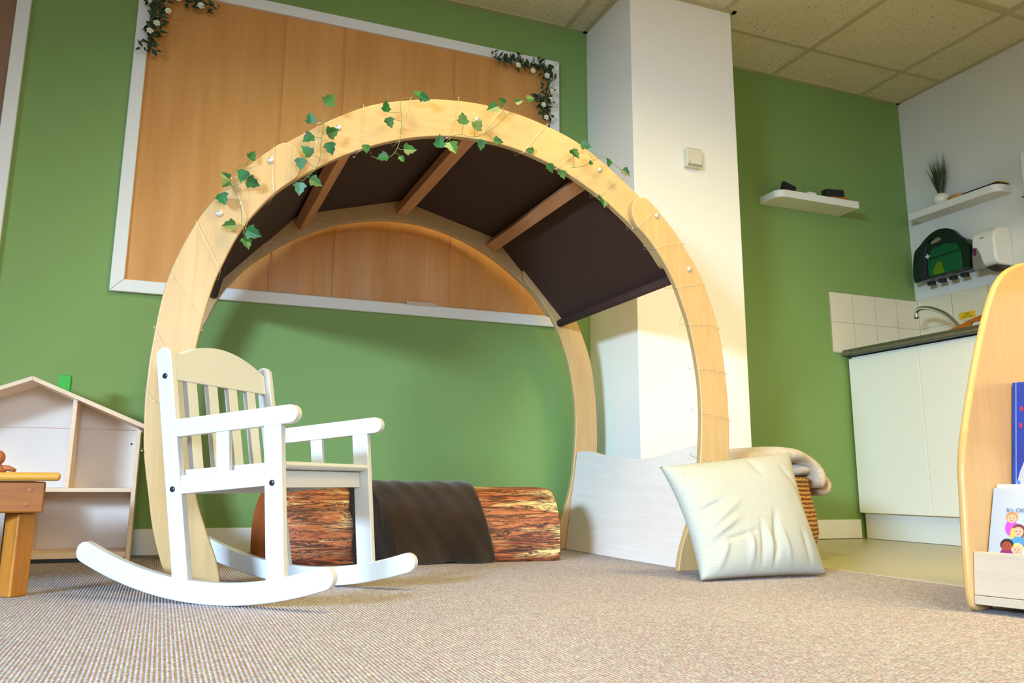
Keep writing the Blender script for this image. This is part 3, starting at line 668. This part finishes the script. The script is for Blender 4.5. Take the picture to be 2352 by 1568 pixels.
# ------------------------------------------------------------------ basket with blanket
bk = thing('wicker_basket', 'round woven wicker basket standing behind the pale cushion', 'basket', (1.94, 2.50, 0))
bm = bmesh.new(); lathe(bm, [(.0, 0), (.17, 0), (.195, .02), (.215, .055), (.224, .09), (.218, .15), (.204, .22), (.198, .262), (.203, .27), (.196, .274), (.188, .262), (.196, .2), (.205, .1), (.17, .02), (0, .015)], k=48, cap=False)
link('woven_body', bm, 'basket_weave', bk, smooth=True)
bl = thing('fluffy_blanket', 'fluffy beige blanket folded over the rim of the wicker basket', 'blanket', (1.94, 2.50, 0.2))
def slab(name, path, hw, y0, y1, seed):
    P = catmull([(a, b, 0) for a, b in path], 34); bm = bmesh.new(); ny = 12; rnd = random.Random(seed); rings = []
    for i, p in enumerate(P):
        d = (P[min(i + 1, 33)] - P[max(i - 1, 0)]).normalized(); nn = Vector((-d.y, d.x, 0)); e = math.sqrt(max(.04, 1 - (abs(i - 16.5) / 16.5) ** 6)); ring = []
        for k in range(24):
            a = 2 * PI * k / 24; yy = math.copysign(abs(math.cos(a)) ** .6, math.cos(a)); zz = math.copysign(abs(math.sin(a)) ** .8, math.sin(a))
            w = 1 + .12 * math.sin(i * .55 + 3 * yy + seed)
            c = p + nn * zz * hw * e * w; ring.append(bm.verts.new((c.x, (y0 + y1) / 2 + yy * (y1 - y0) / 2 * (0.9 + .1 * e) + .012 * math.sin(i * .5 + seed), c.y)))
        rings.append(ring)
    for i in range(33):
        for k in range(24): bm.faces.new((rings[i][k], rings[i][(k + 1) % 24], rings[i + 1][(k + 1) % 24], rings[i + 1][k])).smooth = True
    bm.faces.new(rings[0]); bm.faces.new(rings[-1][::-1]); return link(name, bm, 'fluffy', bl, smooth=True)
slab('upper_fold', [(-.22, .125), (-.14, .13), (-.02, .145), (.09, .150), (.165, .125), (.195, .085), (.185, .04)], .030, -.16, .16, 1)
slab('lower_fold', [(-.10, .085), (.05, .095), (.16, .10), (.215, .085), (.240, .055), (.232, .025), (.215, .015)], .024, -.13, .15, 2)

# ------------------------------------------------------------------ doll house
dh = thing('dolls_house', 'open fronted pale wooden doll house with pitched roof standing by the green wall', 'doll house', (-.400, 3.0, 0)); D = .192
hw = .326; T = .013
bm = bmesh.new(); prism(bm, [(-hw, 0.03), (hw, 0.03), (hw, .420), (0, .562), (-hw, .420)], lambda a, b: (a, D - .006, b), lambda a, b: (a, D, b)); link('back_panel', bm, 'back_maple', dh)
box('panel_seam', (-hw, hw, D - .0068, D - .0058, .4185, .4198), 'bar_wood', dh)
for s in (-1, 1):
    xz_prism('side_wall', [(s * hw, 0), (s * (hw - T), 0), (s * (hw - T), .415), (s * hw, .409)], 0, D - .006, 'house_wood', dh, bevel=.0015)
    xz_prism('roof_panel', [(0, .556), (0, .570), (s * (hw + .014), .4275), (s * (hw + .009), .4145)], -.006, D, 'house_wood', dh, bevel=.0015)
box('floor_board', (-hw + T, hw - T, .002, D - .006, .012, .030), 'house_wood', dh, .0015)
box('middle_shelf', (-hw + T, hw - T, .002, D - .006, .213, .226), 'house_wood', dh, .0015)
xz_prism('upper_divider', [(.120, .226), (.133, .226), (.133, .4995), (.120, .505)], .004, D - .006, 'house_wood', dh, bevel=.0015)
box('lower_divider', (.026, .039, .004, D - .006, .030, .213), 'house_wood', dh, .0015)
box('dark_strip', (-hw + T, hw - T, .004, .03, .0, .0115), 'near_black', dh)  # near-black strip below the floor board
bm = bmesh.new(); lathe(bm, [(0, 0), (.0032, 0), (.0032, .001), (0, .001)], k=12, cap=False); bmesh.ops.transform(bm, matrix=Matrix.Translation((.295, D - .0062, .372)) @ Matrix.Rotation(PI / 2, 4, 'X'), verts=bm.verts); link('screw_hole', bm, 'near_black', dh)
bm = bmesh.new(); prism(bm, [(-.018, .0005), (.018, -.0147), (.018, .038), (-.018, .038)], lambda p, q: (p, -.02, q), lambda p, q: (p, .02, q))
o = link('toy_block', bm, 'green_block', bevel=.002); o.location = (-.312, 3.03, .5406)
tag(o, 'bright green toy block resting on the doll house roof', 'toy block')

# ------------------------------------------------------------------ small pine table, left
pt = thing('pine_table', 'low honey coloured pine table cut off by the left photo edge', 'table', (-.25, 2.2, 0), .15)
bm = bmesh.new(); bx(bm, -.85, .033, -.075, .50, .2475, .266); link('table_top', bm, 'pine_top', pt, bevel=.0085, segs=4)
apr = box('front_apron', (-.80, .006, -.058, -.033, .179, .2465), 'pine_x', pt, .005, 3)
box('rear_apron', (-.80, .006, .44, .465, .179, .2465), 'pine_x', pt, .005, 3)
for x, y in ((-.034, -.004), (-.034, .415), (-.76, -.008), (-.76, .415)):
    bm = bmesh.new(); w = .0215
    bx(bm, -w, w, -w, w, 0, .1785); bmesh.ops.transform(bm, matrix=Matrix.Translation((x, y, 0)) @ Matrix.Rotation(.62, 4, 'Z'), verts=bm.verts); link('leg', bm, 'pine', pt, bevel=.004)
for x, z in ((-.024, .229), (-.027, .1985)):
    bm = bmesh.new(); lathe(bm, [(0, -.001), (.0042, -.001), (.0042, .001), (.002, .0002), (0, .0002)], k=14, cap=False)
    bmesh.ops.transform(bm, matrix=Matrix.Translation((x, -.058, z)) @ Matrix.Rotation(PI / 2, 4, 'X'), verts=bm.verts); link('screw', bm, 'toy_brown', apr)
ty = thing('wooden_toy_figure', 'small round headed brown wooden toy lying on the pine table', 'toy', (-.345, 2.2, .266))
bm = bmesh.new(); bmesh.ops.create_uvsphere(bm, u_segments=20, v_segments=12, radius=.017, matrix=Matrix.Translation((0, 0, .032))); link('head', bm, 'toy_brown', ty, smooth=True)
bm = bmesh.new(); lathe(bm, [(0, 0), (.020, 0), (.022, .004), (.016, .012), (.010, .018), (0, .02)], k=20, cap=False); link('body', bm, 'toy_brown', ty, smooth=True)
bm = bmesh.new(); tube(bm, [(.012, 0, .008), (.024, 0, .009), (.040, 0, .004)], [.008, .007, .0035], 10); link('foot', bm, 'toy_brown', ty, smooth=True)

# ------------------------------------------------------------------ kitchen corner
def cabinet(y0, y1, label):
    t = thing('base_cabinet', label, 'kitchen cabinet', (3.117, (y0 + y1) / 2, 0), 0, 'white base cabinets'); h = (y1 - y0) / 2
    box('carcass', (.019, .498, -h + .001, h - .001, .118, .872), 'cabinet_white', t)
    box('door', (0, .018, -h + .0015, h - .0015, .120, .862), 'cabinet_white', t, .0015)
    box('plinth', (.035, .052, -h, h, 0, .117), 'trim_white', t)
    return t
cabinet(2.776, 3.196, 'white kitchen base cabinet in the corner beside the green wall')
cabinet(2.356, 2.776, 'white kitchen base cabinet second from the green wall')
cabinet(1.936, 2.356, 'white kitchen base cabinet hidden behind the book display unit')
wt = thing('worktop', 'dark olive laminate kitchen worktop over the white cabinets', 'worktop', (3.36, 2.55, .8775))
bm = bmesh.new(); bx(bm, 3.090 - 3.36, 3.621 - 3.36, 1.90 - 2.55, 3.208 - 2.55, 0, .030); link('slab', bm, 'counter', wt, bevel=.006, segs=3)
box('front_edging', (3.086 - 3.36, 3.0905 - 3.36, 1.90 - 2.55, 3.208 - 2.55, .003, .014), 'counter_edge', wt)
tp_ = thing('kitchen_tap', 'curved chrome swan neck tap over the sink by the tiles', 'tap', (3.40, 2.77, .9075))
bm = bmesh.new(); pth = [(0, 0, 0), (0, 0, .045), (0, .03, .092), (0, .07, .135), (0, .115, .165), (0, .165, .188), (0, .21, .197), (0, .238, .192), (0, .248, .178), (0, .247, .162)]
tube(bm, catmull(pth, 40), .0105, 14); link('spout', bm, 'chrome', tp_, smooth=True)
bm = bmesh.new(); lathe(bm, [(.013, .150), (.0135, .150), (.0135, .168), (.012, .170)], c=(0, .247, 0), k=16); link('nozzle', bm, 'chrome', tp_, smooth=True)
bm = bmesh.new(); lathe(bm, [(.026, 0), (.026, .006), (.016, .014), (.013, .03), (.0, .032)], k=20, cap=False); link('base', bm, 'chrome', tp_, smooth=True)
tr = thing('serving_tray', 'brown wooden tray with cut out handle standing on the worktop', 'tray', (3.25, 2.56, .9075))
bm = bmesh.new(); oo = [(.147, 0), (.150, .012), (.148, .030), (.10, .041), (.04, .058), (-.02, .070), (-.08, .058), (-.14, .041), (-.188, .030), (-.19, .012), (-.187, 0)]
slot = [(.030, .028), (.034, .036), (.024, .046), (-.064, .046), (-.074, .036), (-.07, .028), (-.06, .024), (.02, .024)]
ov = [bm.verts.new((0, a, b)) for a, b in oo]; sv = [bm.verts.new((0, a, b)) for a, b in slot]
es = [bm.edges.new((ov[i], ov[(i + 1) % len(ov)])) for i in range(len(ov))] + [bm.edges.new((sv[i], sv[(i + 1) % len(sv)])) for i in range(len(sv))]
bmesh.ops.triangle_fill(bm, use_beauty=True, edges=es)
o = link('handle_end', bm, 'tray_wood', tr); m = o.modifiers.new('thick', 'SOLIDIFY'); m.thickness = .010
box('tray_base', (.008, .24, -.185, .145, 0, .010), 'tray_wood', tr); box('side_edge', (.008, .24, .137, .147, .010, .03), 'tray_wood', tr); box('side_edge', (.008, .24, -.187, -.177, .010, .03), 'tray_wood', tr)
sg_ = thing('warning_sticker', 'small yellow hot water warning sticker on the tiles above the tap', 'sticker', (3.6215, 2.911, 1.0595))
crd = box('card', (-.0012, 0, -.046, .046, 0, .034), 'yellow_sign', sg_)
RT = Matrix(((0, 0, -1, -.0016), (-1, 0, 0, 0), (0, 1, 0, 0), (0, 0, 0, 1)))
text_mesh('Caution', .011, 'ink', 'lettering', crd, Matrix.Translation((0, 0, .0215)) @ RT); text_mesh('very hot water', .0105, 'ink', 'lettering', crd, Matrix.Translation((0, 0, .008)) @ RT)

# floating shelves
def rshelf(name, L, Dp, Ht, label, loc, rz, roundleft):
    t = thing(name, label, 'shelf', loc, rz, 'white floating shelves'); pts = []; r = .045
    pts += [(-L / 2, 0), (L / 2, 0)]
    def corner(cx, cy, a0):
        for k in range(9): a = a0 + PI / 2 * k / 8; pts.append((cx + r * math.cos(a), cy + r * math.sin(a)))
    corner(L / 2 - r, Dp - r, 0) if not roundleft else pts.append((L / 2, Dp))
    corner(-L / 2 + r, Dp - r, PI / 2) if roundleft else pts.append((-L / 2, Dp))
    bm = bmesh.new(); prism(bm, pts, lambda a, b: (a, b, 0), lambda a, b: (a, b, Ht)); brd = link('board', bm, 'shelf_white', t, bevel=.0015)
    for x in (-.03, .05):
        bm = bmesh.new(); lathe(bm, [(0, -.0006), (.0028, -.0006), (.0028, .0), (0, .0)], c=(x, Dp * .5, 0), k=10, cap=False); link('screw_hole', bm, 'slot_dark', brd)
    return t
# local +y points away from the wall
rshelf('floating_shelf', .50, .140, .037, 'white floating shelf with rounded corner on the green wall', (2.893, YW, 1.613), PI, False)
rshelf('floating_shelf', .52, .098, .037, 'white floating shelf on the white wall beside the green corner', (XW, 2.868, 1.613), PI / 2, True)
ST = 1.650
b1 = thing('toy_signpost', 'small dark leaning block with gold peg at left of the green wall shelf', 'ornament', (2.745, 3.13, ST))
bm = bmesh.new(); bx(bm, -.04, .04, -.009, .009, .0, .040); bmesh.ops.transform(bm, matrix=Matrix.Translation((0, 0, .016)) @ Matrix.Rotation(.28, 4, 'Y'), verts=bm.verts); link('panel', bm, 'black_plastic', b1, bevel=.002)
bm = bmesh.new(); tube(bm, [(-.01, 0, .05), (-.008, 0, .074)], .002, 6); link('peg', bm, 'wicker', b1)
box('foot', (-.035, .035, -.02, .02, 0, .012), 'near_black', b1)
w1 = box('candle_dish', (2.845, 2.90, 3.10, 3.15, ST, ST + .022), 'plastic_white', bevel=.004); tag(w1, 'small flat white box in the middle of the green wall shelf', 'box')
b2 = thing('toy_stage', 'small black topped orange wooden toy at right of the green wall shelf', 'ornament', (3.035, 3.13, ST))
bm = bmesh.new(); bx(bm, -.058, .055, -.02, .02, .012, .052); bmesh.ops.transform(bm, matrix=Matrix.Translation((0, 0, .01)) @ Matrix.Rotation(-.08, 4, 'Y'), verts=bm.verts); link('black_panel', bm, 'near_black', b2, bevel=.003)
bm = bmesh.new(); bx(bm, -.045, .068, -.026, .022, .004, .018); bmesh.ops.transform(bm, matrix=Matrix.Translation((0, 0, .004)) @ Matrix.Rotation(-.1, 4, 'Y'), verts=bm.verts); link('orange_base', bm, 'tray_wood', b2, bevel=.003)
box('foot', (-.03, .05, -.02, .02, 0, .008), 'near_black', b2)
bm = bmesh.new(); tube(bm, [(-.006, 0, .06), (-.004, 0, .080)], .002, 6); link('peg', bm, 'wicker', b2)
pp = thing('potted_grass', 'artificial grass in a round white pot on the white wall shelf', 'plant', (3.578, 2.955, ST))
bm = bmesh.new(); lathe(bm, [(0, 0), (.024, 0), (.040, .014), (.045, .032), (.038, .052), (.024, .062), (.018, .058), (0, .05)], k=28, cap=False); link('pot', bm, 'ceramic', pp, smooth=True)
bm = bmesh.new(); rnd = random.Random(12)
for k in range(120):
    a = rnd.random() * 2 * PI; sp_ = rnd.random() ** .6; h = rnd.uniform(.19, .292); r0 = .014 * rnd.random(); e = .07 * sp_
    p0 = Vector((r0 * math.cos(a), r0 * math.sin(a), .052)); p2 = Vector((e * math.cos(a) * .55 - .008, e * math.sin(a) * 1.25, h)); p2.x = min(p2.x, .04); p1 = p0.lerp(p2, .55) + Vector((0, 0, .01)); p1.x = p0.x * .5 + p2.x * .35
    s = Vector((-math.sin(a), math.cos(a), 0)) * .0016
    vs = [bm.verts.new(q) for q in (p0 - s, p0 + s, p1 + s * .9, p2, p1 - s * .9)]; bm.faces.new(vs)
link('grass', bm, 'grass_green', pp)
wc = thing('wicker_coaster', 'small plaited straw ring lying on the white wall shelf beside the pot', 'ornament', (3.578, 2.865, ST))
for q in range(2):
    bm = bmesh.new(); tube(bm, [(.026 * math.cos(t), .040 * math.sin(t), .008 + .012 * q + .002 * math.sin(12 * t)) for t in [2 * PI * k / 48 for k in range(49)]], .0065, 8); link('plait', bm, 'wicker', wc, smooth=True)
tb = thing('dark_tray', 'flat dark tray with yellow edge lying at right end of the white wall shelf', 'tray', (3.575, 2.70, ST))
box('tray_body', (-.038, .045, -.085, .10, 0, .010), 'near_black', tb, .003); box('yellow_edge', (-.03, .045, -.088, -.05, .0105, .014), 'yellow_sign', tb)

# first aid case
fa = thing('first_aid_case', 'dark green first aid case with clear green window hung below the white shelf', 'first aid case', (XW, 2.965, 1.26))
def yz(name, pts, x0, x1, mat, parent, bevel=0.0, segs=2):
    bm = bmesh.new(); prism(bm, pts, lambda a, b: (x0, a, b), lambda a, b: (x1, a, b)); return link(name, bm, mat, parent, bevel=bevel, segs=segs)
so = catmull([(-.150, .03, 0), (-.162, .10, 0), (-.152, .165, 0), (-.115, .20, 0), (-.075, .243, 0), (-.02, .262, 0), (.035, .258, 0), (.085, .235, 0), (.125, .205, 0), (.155, .185, 0), (.172, .13, 0), (.178, .06, 0), (.172, .02, 0)], 40)
hs = [(.030 + .040 * math.cos(2 * PI * k / 20) , .212 + .014 * math.sin(2 * PI * k / 20) - .012 * math.cos(2 * PI * k / 20) * 0) for k in range(20)]
bm = bmesh.new(); op = [(p.x, p.y) for p in so]
ov = [bm.verts.new((-.082, a, b)) for a, b in op]; sv = [bm.verts.new((-.082, a, b)) for a, b in hs]
es = [bm.edges.new((ov[i], ov[(i + 1) % len(ov)])) for i in range(len(ov))] + [bm.edges.new((sv[i], sv[(i + 1) % len(sv)])) for i in range(len(sv))]
bmesh.ops.triangle_fill(bm, use_beauty=True, edges=es)
r_ = bmesh.ops.extrude_face_region(bm, geom=bm.faces[:]); bmesh.ops.translate(bm, verts=[v for v in r_['geom'] if isinstance(v, bmesh.types.BMVert)], vec=(.022, 0, 0))
link('case_shell', bm, 'case_dark', fa)
yz('case_back', [(-.145, .025), (-.155, .10), (-.146, .16), (-.12, .188), (.125, .188), (.15, .175), (.166, .13), (.172, .06), (.166, .025)], -.060, -.002, 'case_dark', fa, .006)
yz('green_window', [(-.118, .030), (.075, .030), (.080, .06), (.078, .12), (.05, .17), (-.03, .180), (-.10, .165), (-.118, .12)], -.0865, -.081, 'case_green', fa, .002)
yz('side_band', [(.082, .022), (.128, .030), (.133, .12), (.110, .185), (.075, .195), (.092, .14), (.094, .06)], -.0875, -.081, 'case_band', fa, .002)
yz('window_divider', [(-.115, .125), (.07, .118), (.07, .124), (-.115, .132)], -.0885, -.086, 'case_dark', fa)
yz('contents', [(-.02, .035), (.045, .035), (.05, .055), (.03, .085), (.012, .100), (-.004, .088), (-.012, .06)], -.0885, -.086, 'case_inner', fa)
yz('emblem', [(.078, .150), (.070, .150), (.070, .142), (.062, .142), (.062, .134), (.070, .134), (.070, .126), (.078, .126), (.078, .134), (.086, .134), (.086, .142), (.078, .142)], -.0895, -.087, 'pale_mark', fa)
for y in (-.11, -.045, .02, .085):
    box('catch', (-.078, -.05, y - .016, y + .016, -.008, .012), 'near_black', fa, .003)
# soap dispenser
sd = thing('soap_dispenser', 'white wall mounted soap dispenser with purple window right of first aid case', 'soap dispenser', (XW, 2.70, 1.262))
prof = [(0, 0), (-.095, 0), (-.112, .010), (-.120, .04), (-.120, .125), (-.112, .158), (-.09, .182), (-.05, .192), (0, .192)]
bm = bmesh.new(); prism(bm, prof, lambda a, b: (a, -.062, b), lambda a, b: (a, .060, b)); link('body', bm, 'plastic_white', sd, bevel=.012, segs=4)
bm = bmesh.new(); prism(bm, [(.004, -.006), (.0615, -.006), (.0615, .06), (.058, .085), (.046, .104), (.030, .098), (.014, .060)], lambda a, b: (-.1225, a, b), lambda a, b: (-.06, a, b)); sp0 = link('sight_panel', bm, 'plastic_grey', sd, bevel=.003)
bm = bmesh.new(); prism(bm, [(.044 + .010 * math.cos(2 * PI * k / 16), .080 + .020 * math.sin(2 * PI * k / 16)) for k in range(16)], lambda a, b: (-.124, a, b), lambda a, b: (-.122, a, b)); link('level_window', bm, 'plastic_purple', sp0)
bm = bmesh.new(); prism(bm, [(-.110, -.0005), (-.01, -.0005), (-.01, -.012), (-.05, -.020), (-.085, -.016), (-.110, -.006)], lambda a, b: (a, -.055, b), lambda a, b: (a, .0, b)); link('push_lever', bm, 'slot_dark', sd, bevel=.002)
bm = bmesh.new(); bx(bm, -.1212, -.1198, -.01, .012, .138, .141); link('logo_mark', bm, 'plastic_grey', sd)

# towel dispenser, mostly out of frame
td = thing('towel_dispenser', 'white wall box cut off by the right photo edge above the book display', 'towel dispenser', (XW, 2.36, 1.49))
bm = bmesh.new(); bx(bm, -.10, 0, -.16, .135, 0, .27); link('housing', bm, 'plastic_white', td, bevel=.02, segs=4); box('lid_gap', (-.1008, -.002, -.1602, .1352, .05, .053), 'slot_dark', td)
# thermostat
tm = thing('wall_thermostat', 'small cream thermostat box on the white pillar', 'thermostat', (1.958, PY, 1.549))
bm = bmesh.new(); bx(bm, -.036, .038, -.030, 0, 0, .082); link('housing', bm, 'thermo_white', tm, bevel=.004, segs=3)
bm = bmesh.new()
for k in range(14): bx(bm, -.032 + k * .005, -.0298 + k * .005, -.0306, -.0290, .002, .012); pass
link('lower_vent', bm, 'slot_dark', tm); bm = bmesh.new()
for k in range(14): bx(bm, -.032 + k * .005, -.0298 + k * .005, -.0304, -.0290, .076, .080)
link('upper_vent', bm, 'thermo_shade', tm)
bm = bmesh.new(); bx(bm, -.028, -.020, -.0305, -.029, .018, .0205); link('indicator', bm, 'slot_dark', tm)

# ------------------------------------------------------------------ book display unit (faces left, runs towards the camera)
A0 = math.atan2(-.965, .262)
bd = thing('book_display', 'beech book display unit with curved side panel at the right photo edge', 'book display', (1.53, 1.296, 0), math.atan2(.262, .965))
# local x: front -> back of unit, local -y: towards the camera
prof = [(.085, 0), (.020, 0), (.004, .010), (-.003, .046), (.002, .132), (.010, .219), (.016, .281), (.030, .330), (.059, .392), (.102, .471), (.151, .553), (.210, .641), (.263, .706), (.292, .731), (.334, .759), (.388, .782), (.46, .803), (.54, .806), (.60, .79), (.63, .75), (.63, .06), (.61, .0), (.55, 0), (.53, .03), (.13, .03), (.105, .012)]
pr = catmull([(a, b, 0) for a, b in prof[:20]], 60); pp2 = [(p.x, p.y) for p in pr] + prof[20:]
LB = .74
for y in (0, -LB):
    o = xz_prism('side_panel', pp2, y - .011, y + .006, 'beech', bd, bevel=.0075, segs=4)
yi0, yi1 = -LB + .0065, -.0115
wood('rack_maple', srgb(206, 190, 170), srgb(190, 172, 150), 1, 0.4)
def bpart(name, pts, mat='rack_maple'): xz_prism(name, pts, yi0, yi1, mat, bd, bevel=.0015)
bpart('front_lip', [(.006, .034), (.018, .034), (.031, .118), (.019, .118)])
bpart('bottom_shelf', [(.004, .016), (.16, .016), (.16, .033), (.004, .033)])
bpart('sloped_back', [(.066, .0335), (.078, .0335), (.166, .236), (.154, .236)])
bpart('middle_shelf', [(.170, .150), (.27, .154), (.27, .166), (.170, .162)])
bpart('front_lip', [(.170, .1625), (.180, .1625), (.184, .192), (.174, .192)])
bpart('sloped_back', [(.231, .1665), (.243, .1665), (.322, .480), (.310, .480)])
bpart('upper_shelf', [(.47, .44), (.60, .45), (.60, .462), (.47, .452)])
bpart('rear_panel', [(.60, .04), (.612, .04), (.612, .76), (.60, .76)], 'maple_pale')
# books: thing at its lower left front corner; local x right along the cover, z up the cover
def book(name, label, s, z, off, tilt, w, h, th_, cover, cat='book'):
    R = Matrix.Rotation(math.atan2(.262, .965), 4, 'Z'); base = Matrix.Translation((1.53, 1.296, 0)) @ R
    loc = base @ Vector((s, -off, z)); t = thing(name, label, cat, loc, 0, 'picture books in the display')
    # columns: cover x axis = local -y of unit ; y axis = into the unit ; z axis = up, leaning back
    ex = (R @ Vector((0, -1, 0, 0))).to_3d(); ez = (R @ Vector((math.sin(tilt), 0, math.cos(tilt), 0))).to_3d(); ey = ez.cross(ex)
    t.matrix_world = Matrix(((ex.x, ey.x, ez.x, loc.x), (ex.y, ey.y, ez.y, loc.y), (ex.z, ey.z, ez.z, loc.z), (0, 0, 0, 1)))
    t2 = box('cover', (0, w, 0, th_, 0, h), cover, t, .001); box('pages', (.002, w + .0003, .0012, th_ - .0012, .001, h + .0003), 'paper_page', t)
    return t2
plain('book_white', srgb(176, 184, 196), 0.35); plain('book_blue', srgb(36, 62, 160), 0.3, var=.2, vscale=9); plain('book_grey', srgb(196, 194, 206), 0.35, var=.12, vscale=14)
plain('skin_light', srgb(206, 164, 142), 0.5); plain('skin_dark', srgb(150, 60, 50), 0.5); plain('hair_brown', srgb(110, 50, 60), 0.5); plain('hair_black', srgb(36, 24, 44), 0.5); plain('hair_ginger', srgb(206, 132, 84), 0.5)
plain('hair_blond', srgb(232, 190, 120), 0.5); plain('cloth_purple', srgb(186, 70, 220), 0.5); plain('cloth_plum', srgb(126, 30, 120), 0.5); plain('cloth_blue', srgb(60, 140, 235), 0.5); plain('cloth_yellow', srgb(226, 180, 50), 0.5); plain('cover_cyan', srgb(168, 206, 222), 0.4)
plain('title_ink', srgb(92, 108, 168), 0.5); plain('mark_red', srgb(200, 40, 60), 0.4); plain('leafy', srgb(180, 180, 80), 0.5)
def disc(parent, x, z, rx, rz, lvl, mat, name='picture_shape', a0=0, a1=2 * PI):
    bm = bmesh.new(); n = 20; y = -.0004 * lvl
    vs = [bm.verts.new((x + rx * math.cos(a0 + (a1 - a0) * k / n), y, z + rz * math.sin(a0 + (a1 - a0) * k / n))) for k in range(n if a1 - a0 > 6.2 else n + 1)]
    bm.faces.new(vs); r = bmesh.ops.extrude_face_region(bm, geom=bm.faces[:]); bmesh.ops.translate(bm, verts=[v for v in r['geom'] if isinstance(v, bmesh.types.BMVert)], vec=(0, -y, 0))
    return link(name, bm, mat, parent)
bA = book('picture_book', 'white picture book showing a group of painted children in the lowest rack', .0455, .0345, .0135, .412, .22, .230, .006, 'book_white')
Hh = .232
disc(bA, .092, .140, .040, .045, 1, 'cover_cyan')
for (x, z, r, hair, skin, body) in ((.042, .163, .0105, 'hair_ginger', 'skin_light', 'cloth_purple'), (.056, .135, .0120, 'hair_brown', 'skin_light', 'cloth_blue'), (.077, .124, .0120, 'hair_brown', 'skin_light', 'book_grey'), (.036, .103, .0115, 'hair_black', 'skin_dark', 'cloth_plum'), (.056, .096, .0105, 'hair_blond', 'skin_light', 'cloth_blue'), (.105, .122, .012, 'hair_black', 'skin_light', 'cloth_yellow'), (.128, .108, .012, 'hair_ginger', 'skin_light', 'cloth_plum'), (.150, .120, .012, 'hair_blond', 'skin_dark', 'cloth_blue')):
    disc(bA, x, z - r * 2.0, r * 1.15, r * 1.7, 1.5, body); disc(bA, x, z + r * .2, r * 1.12, r * 1.1, 2, hair); disc(bA, x, z - r * .15, r * .86, r * .9, 2.6, skin)
    for q in (-1, 1): disc(bA, x + q * r * .32, z - r * .05, r * .09, r * .11, 3.0, 'hair_black', 'eye_mark')
    disc(bA, x, z - r * .55, r * .22, r * .07, 3.0, 'mark_red', 'mouth_mark')
disc(bA, .046, .130, .005, .012, 2.2, 'cloth_yellow')
RB = Matrix(((1, 0, 0, 0), (0, 0, -1, -.0012), (0, 1, 0, 0), (0, 0, 0, 1)))
RB = Matrix(((1, 0, 0, 0), (0, 0, -1, 0), (0, 1, 0, 0), (0, 0, 0, 1)))
text_mesh("It's OK to", .0125, 'title_ink', 'title', bA, Matrix.Translation((.030, -.0014, .176)) @ RB, 'LEFT')
bB = book('picture_book', 'cream picture book standing behind the white one in the lowest rack', .0525, .0345, .0165, .412, .215, .239, .006, 'paper_page')
bC = book('picture_book', 'blue picture book with grey dress picture in the upper rack', .2095, .1665, .0135, .2496, .20, .329, .012, 'book_blue')
disc(bC, .085, .0, .085, .200, 1, 'book_grey', a0=0, a1=PI); disc(bC, .020, .264, .0035, .0055, 1.5, 'mark_red'); disc(bC, .018, .225, .003, .006, 1.5, 'mark_red'); disc(bC, .044, .214, .014, .012, 1.6, 'leafy'); disc(bC, .052, .249, .017, .020, 1.8, 'skin_light'); disc(bC, .05, .231, .02, .012, 2.2, 'book_white')
disc(bC, .014, .085, .004, .014, 1.6, 'cloth_blue'); box('hinge_line', (.0078, .0088, -.0006, 0, 0, .329), 'cover_cyan', bC)
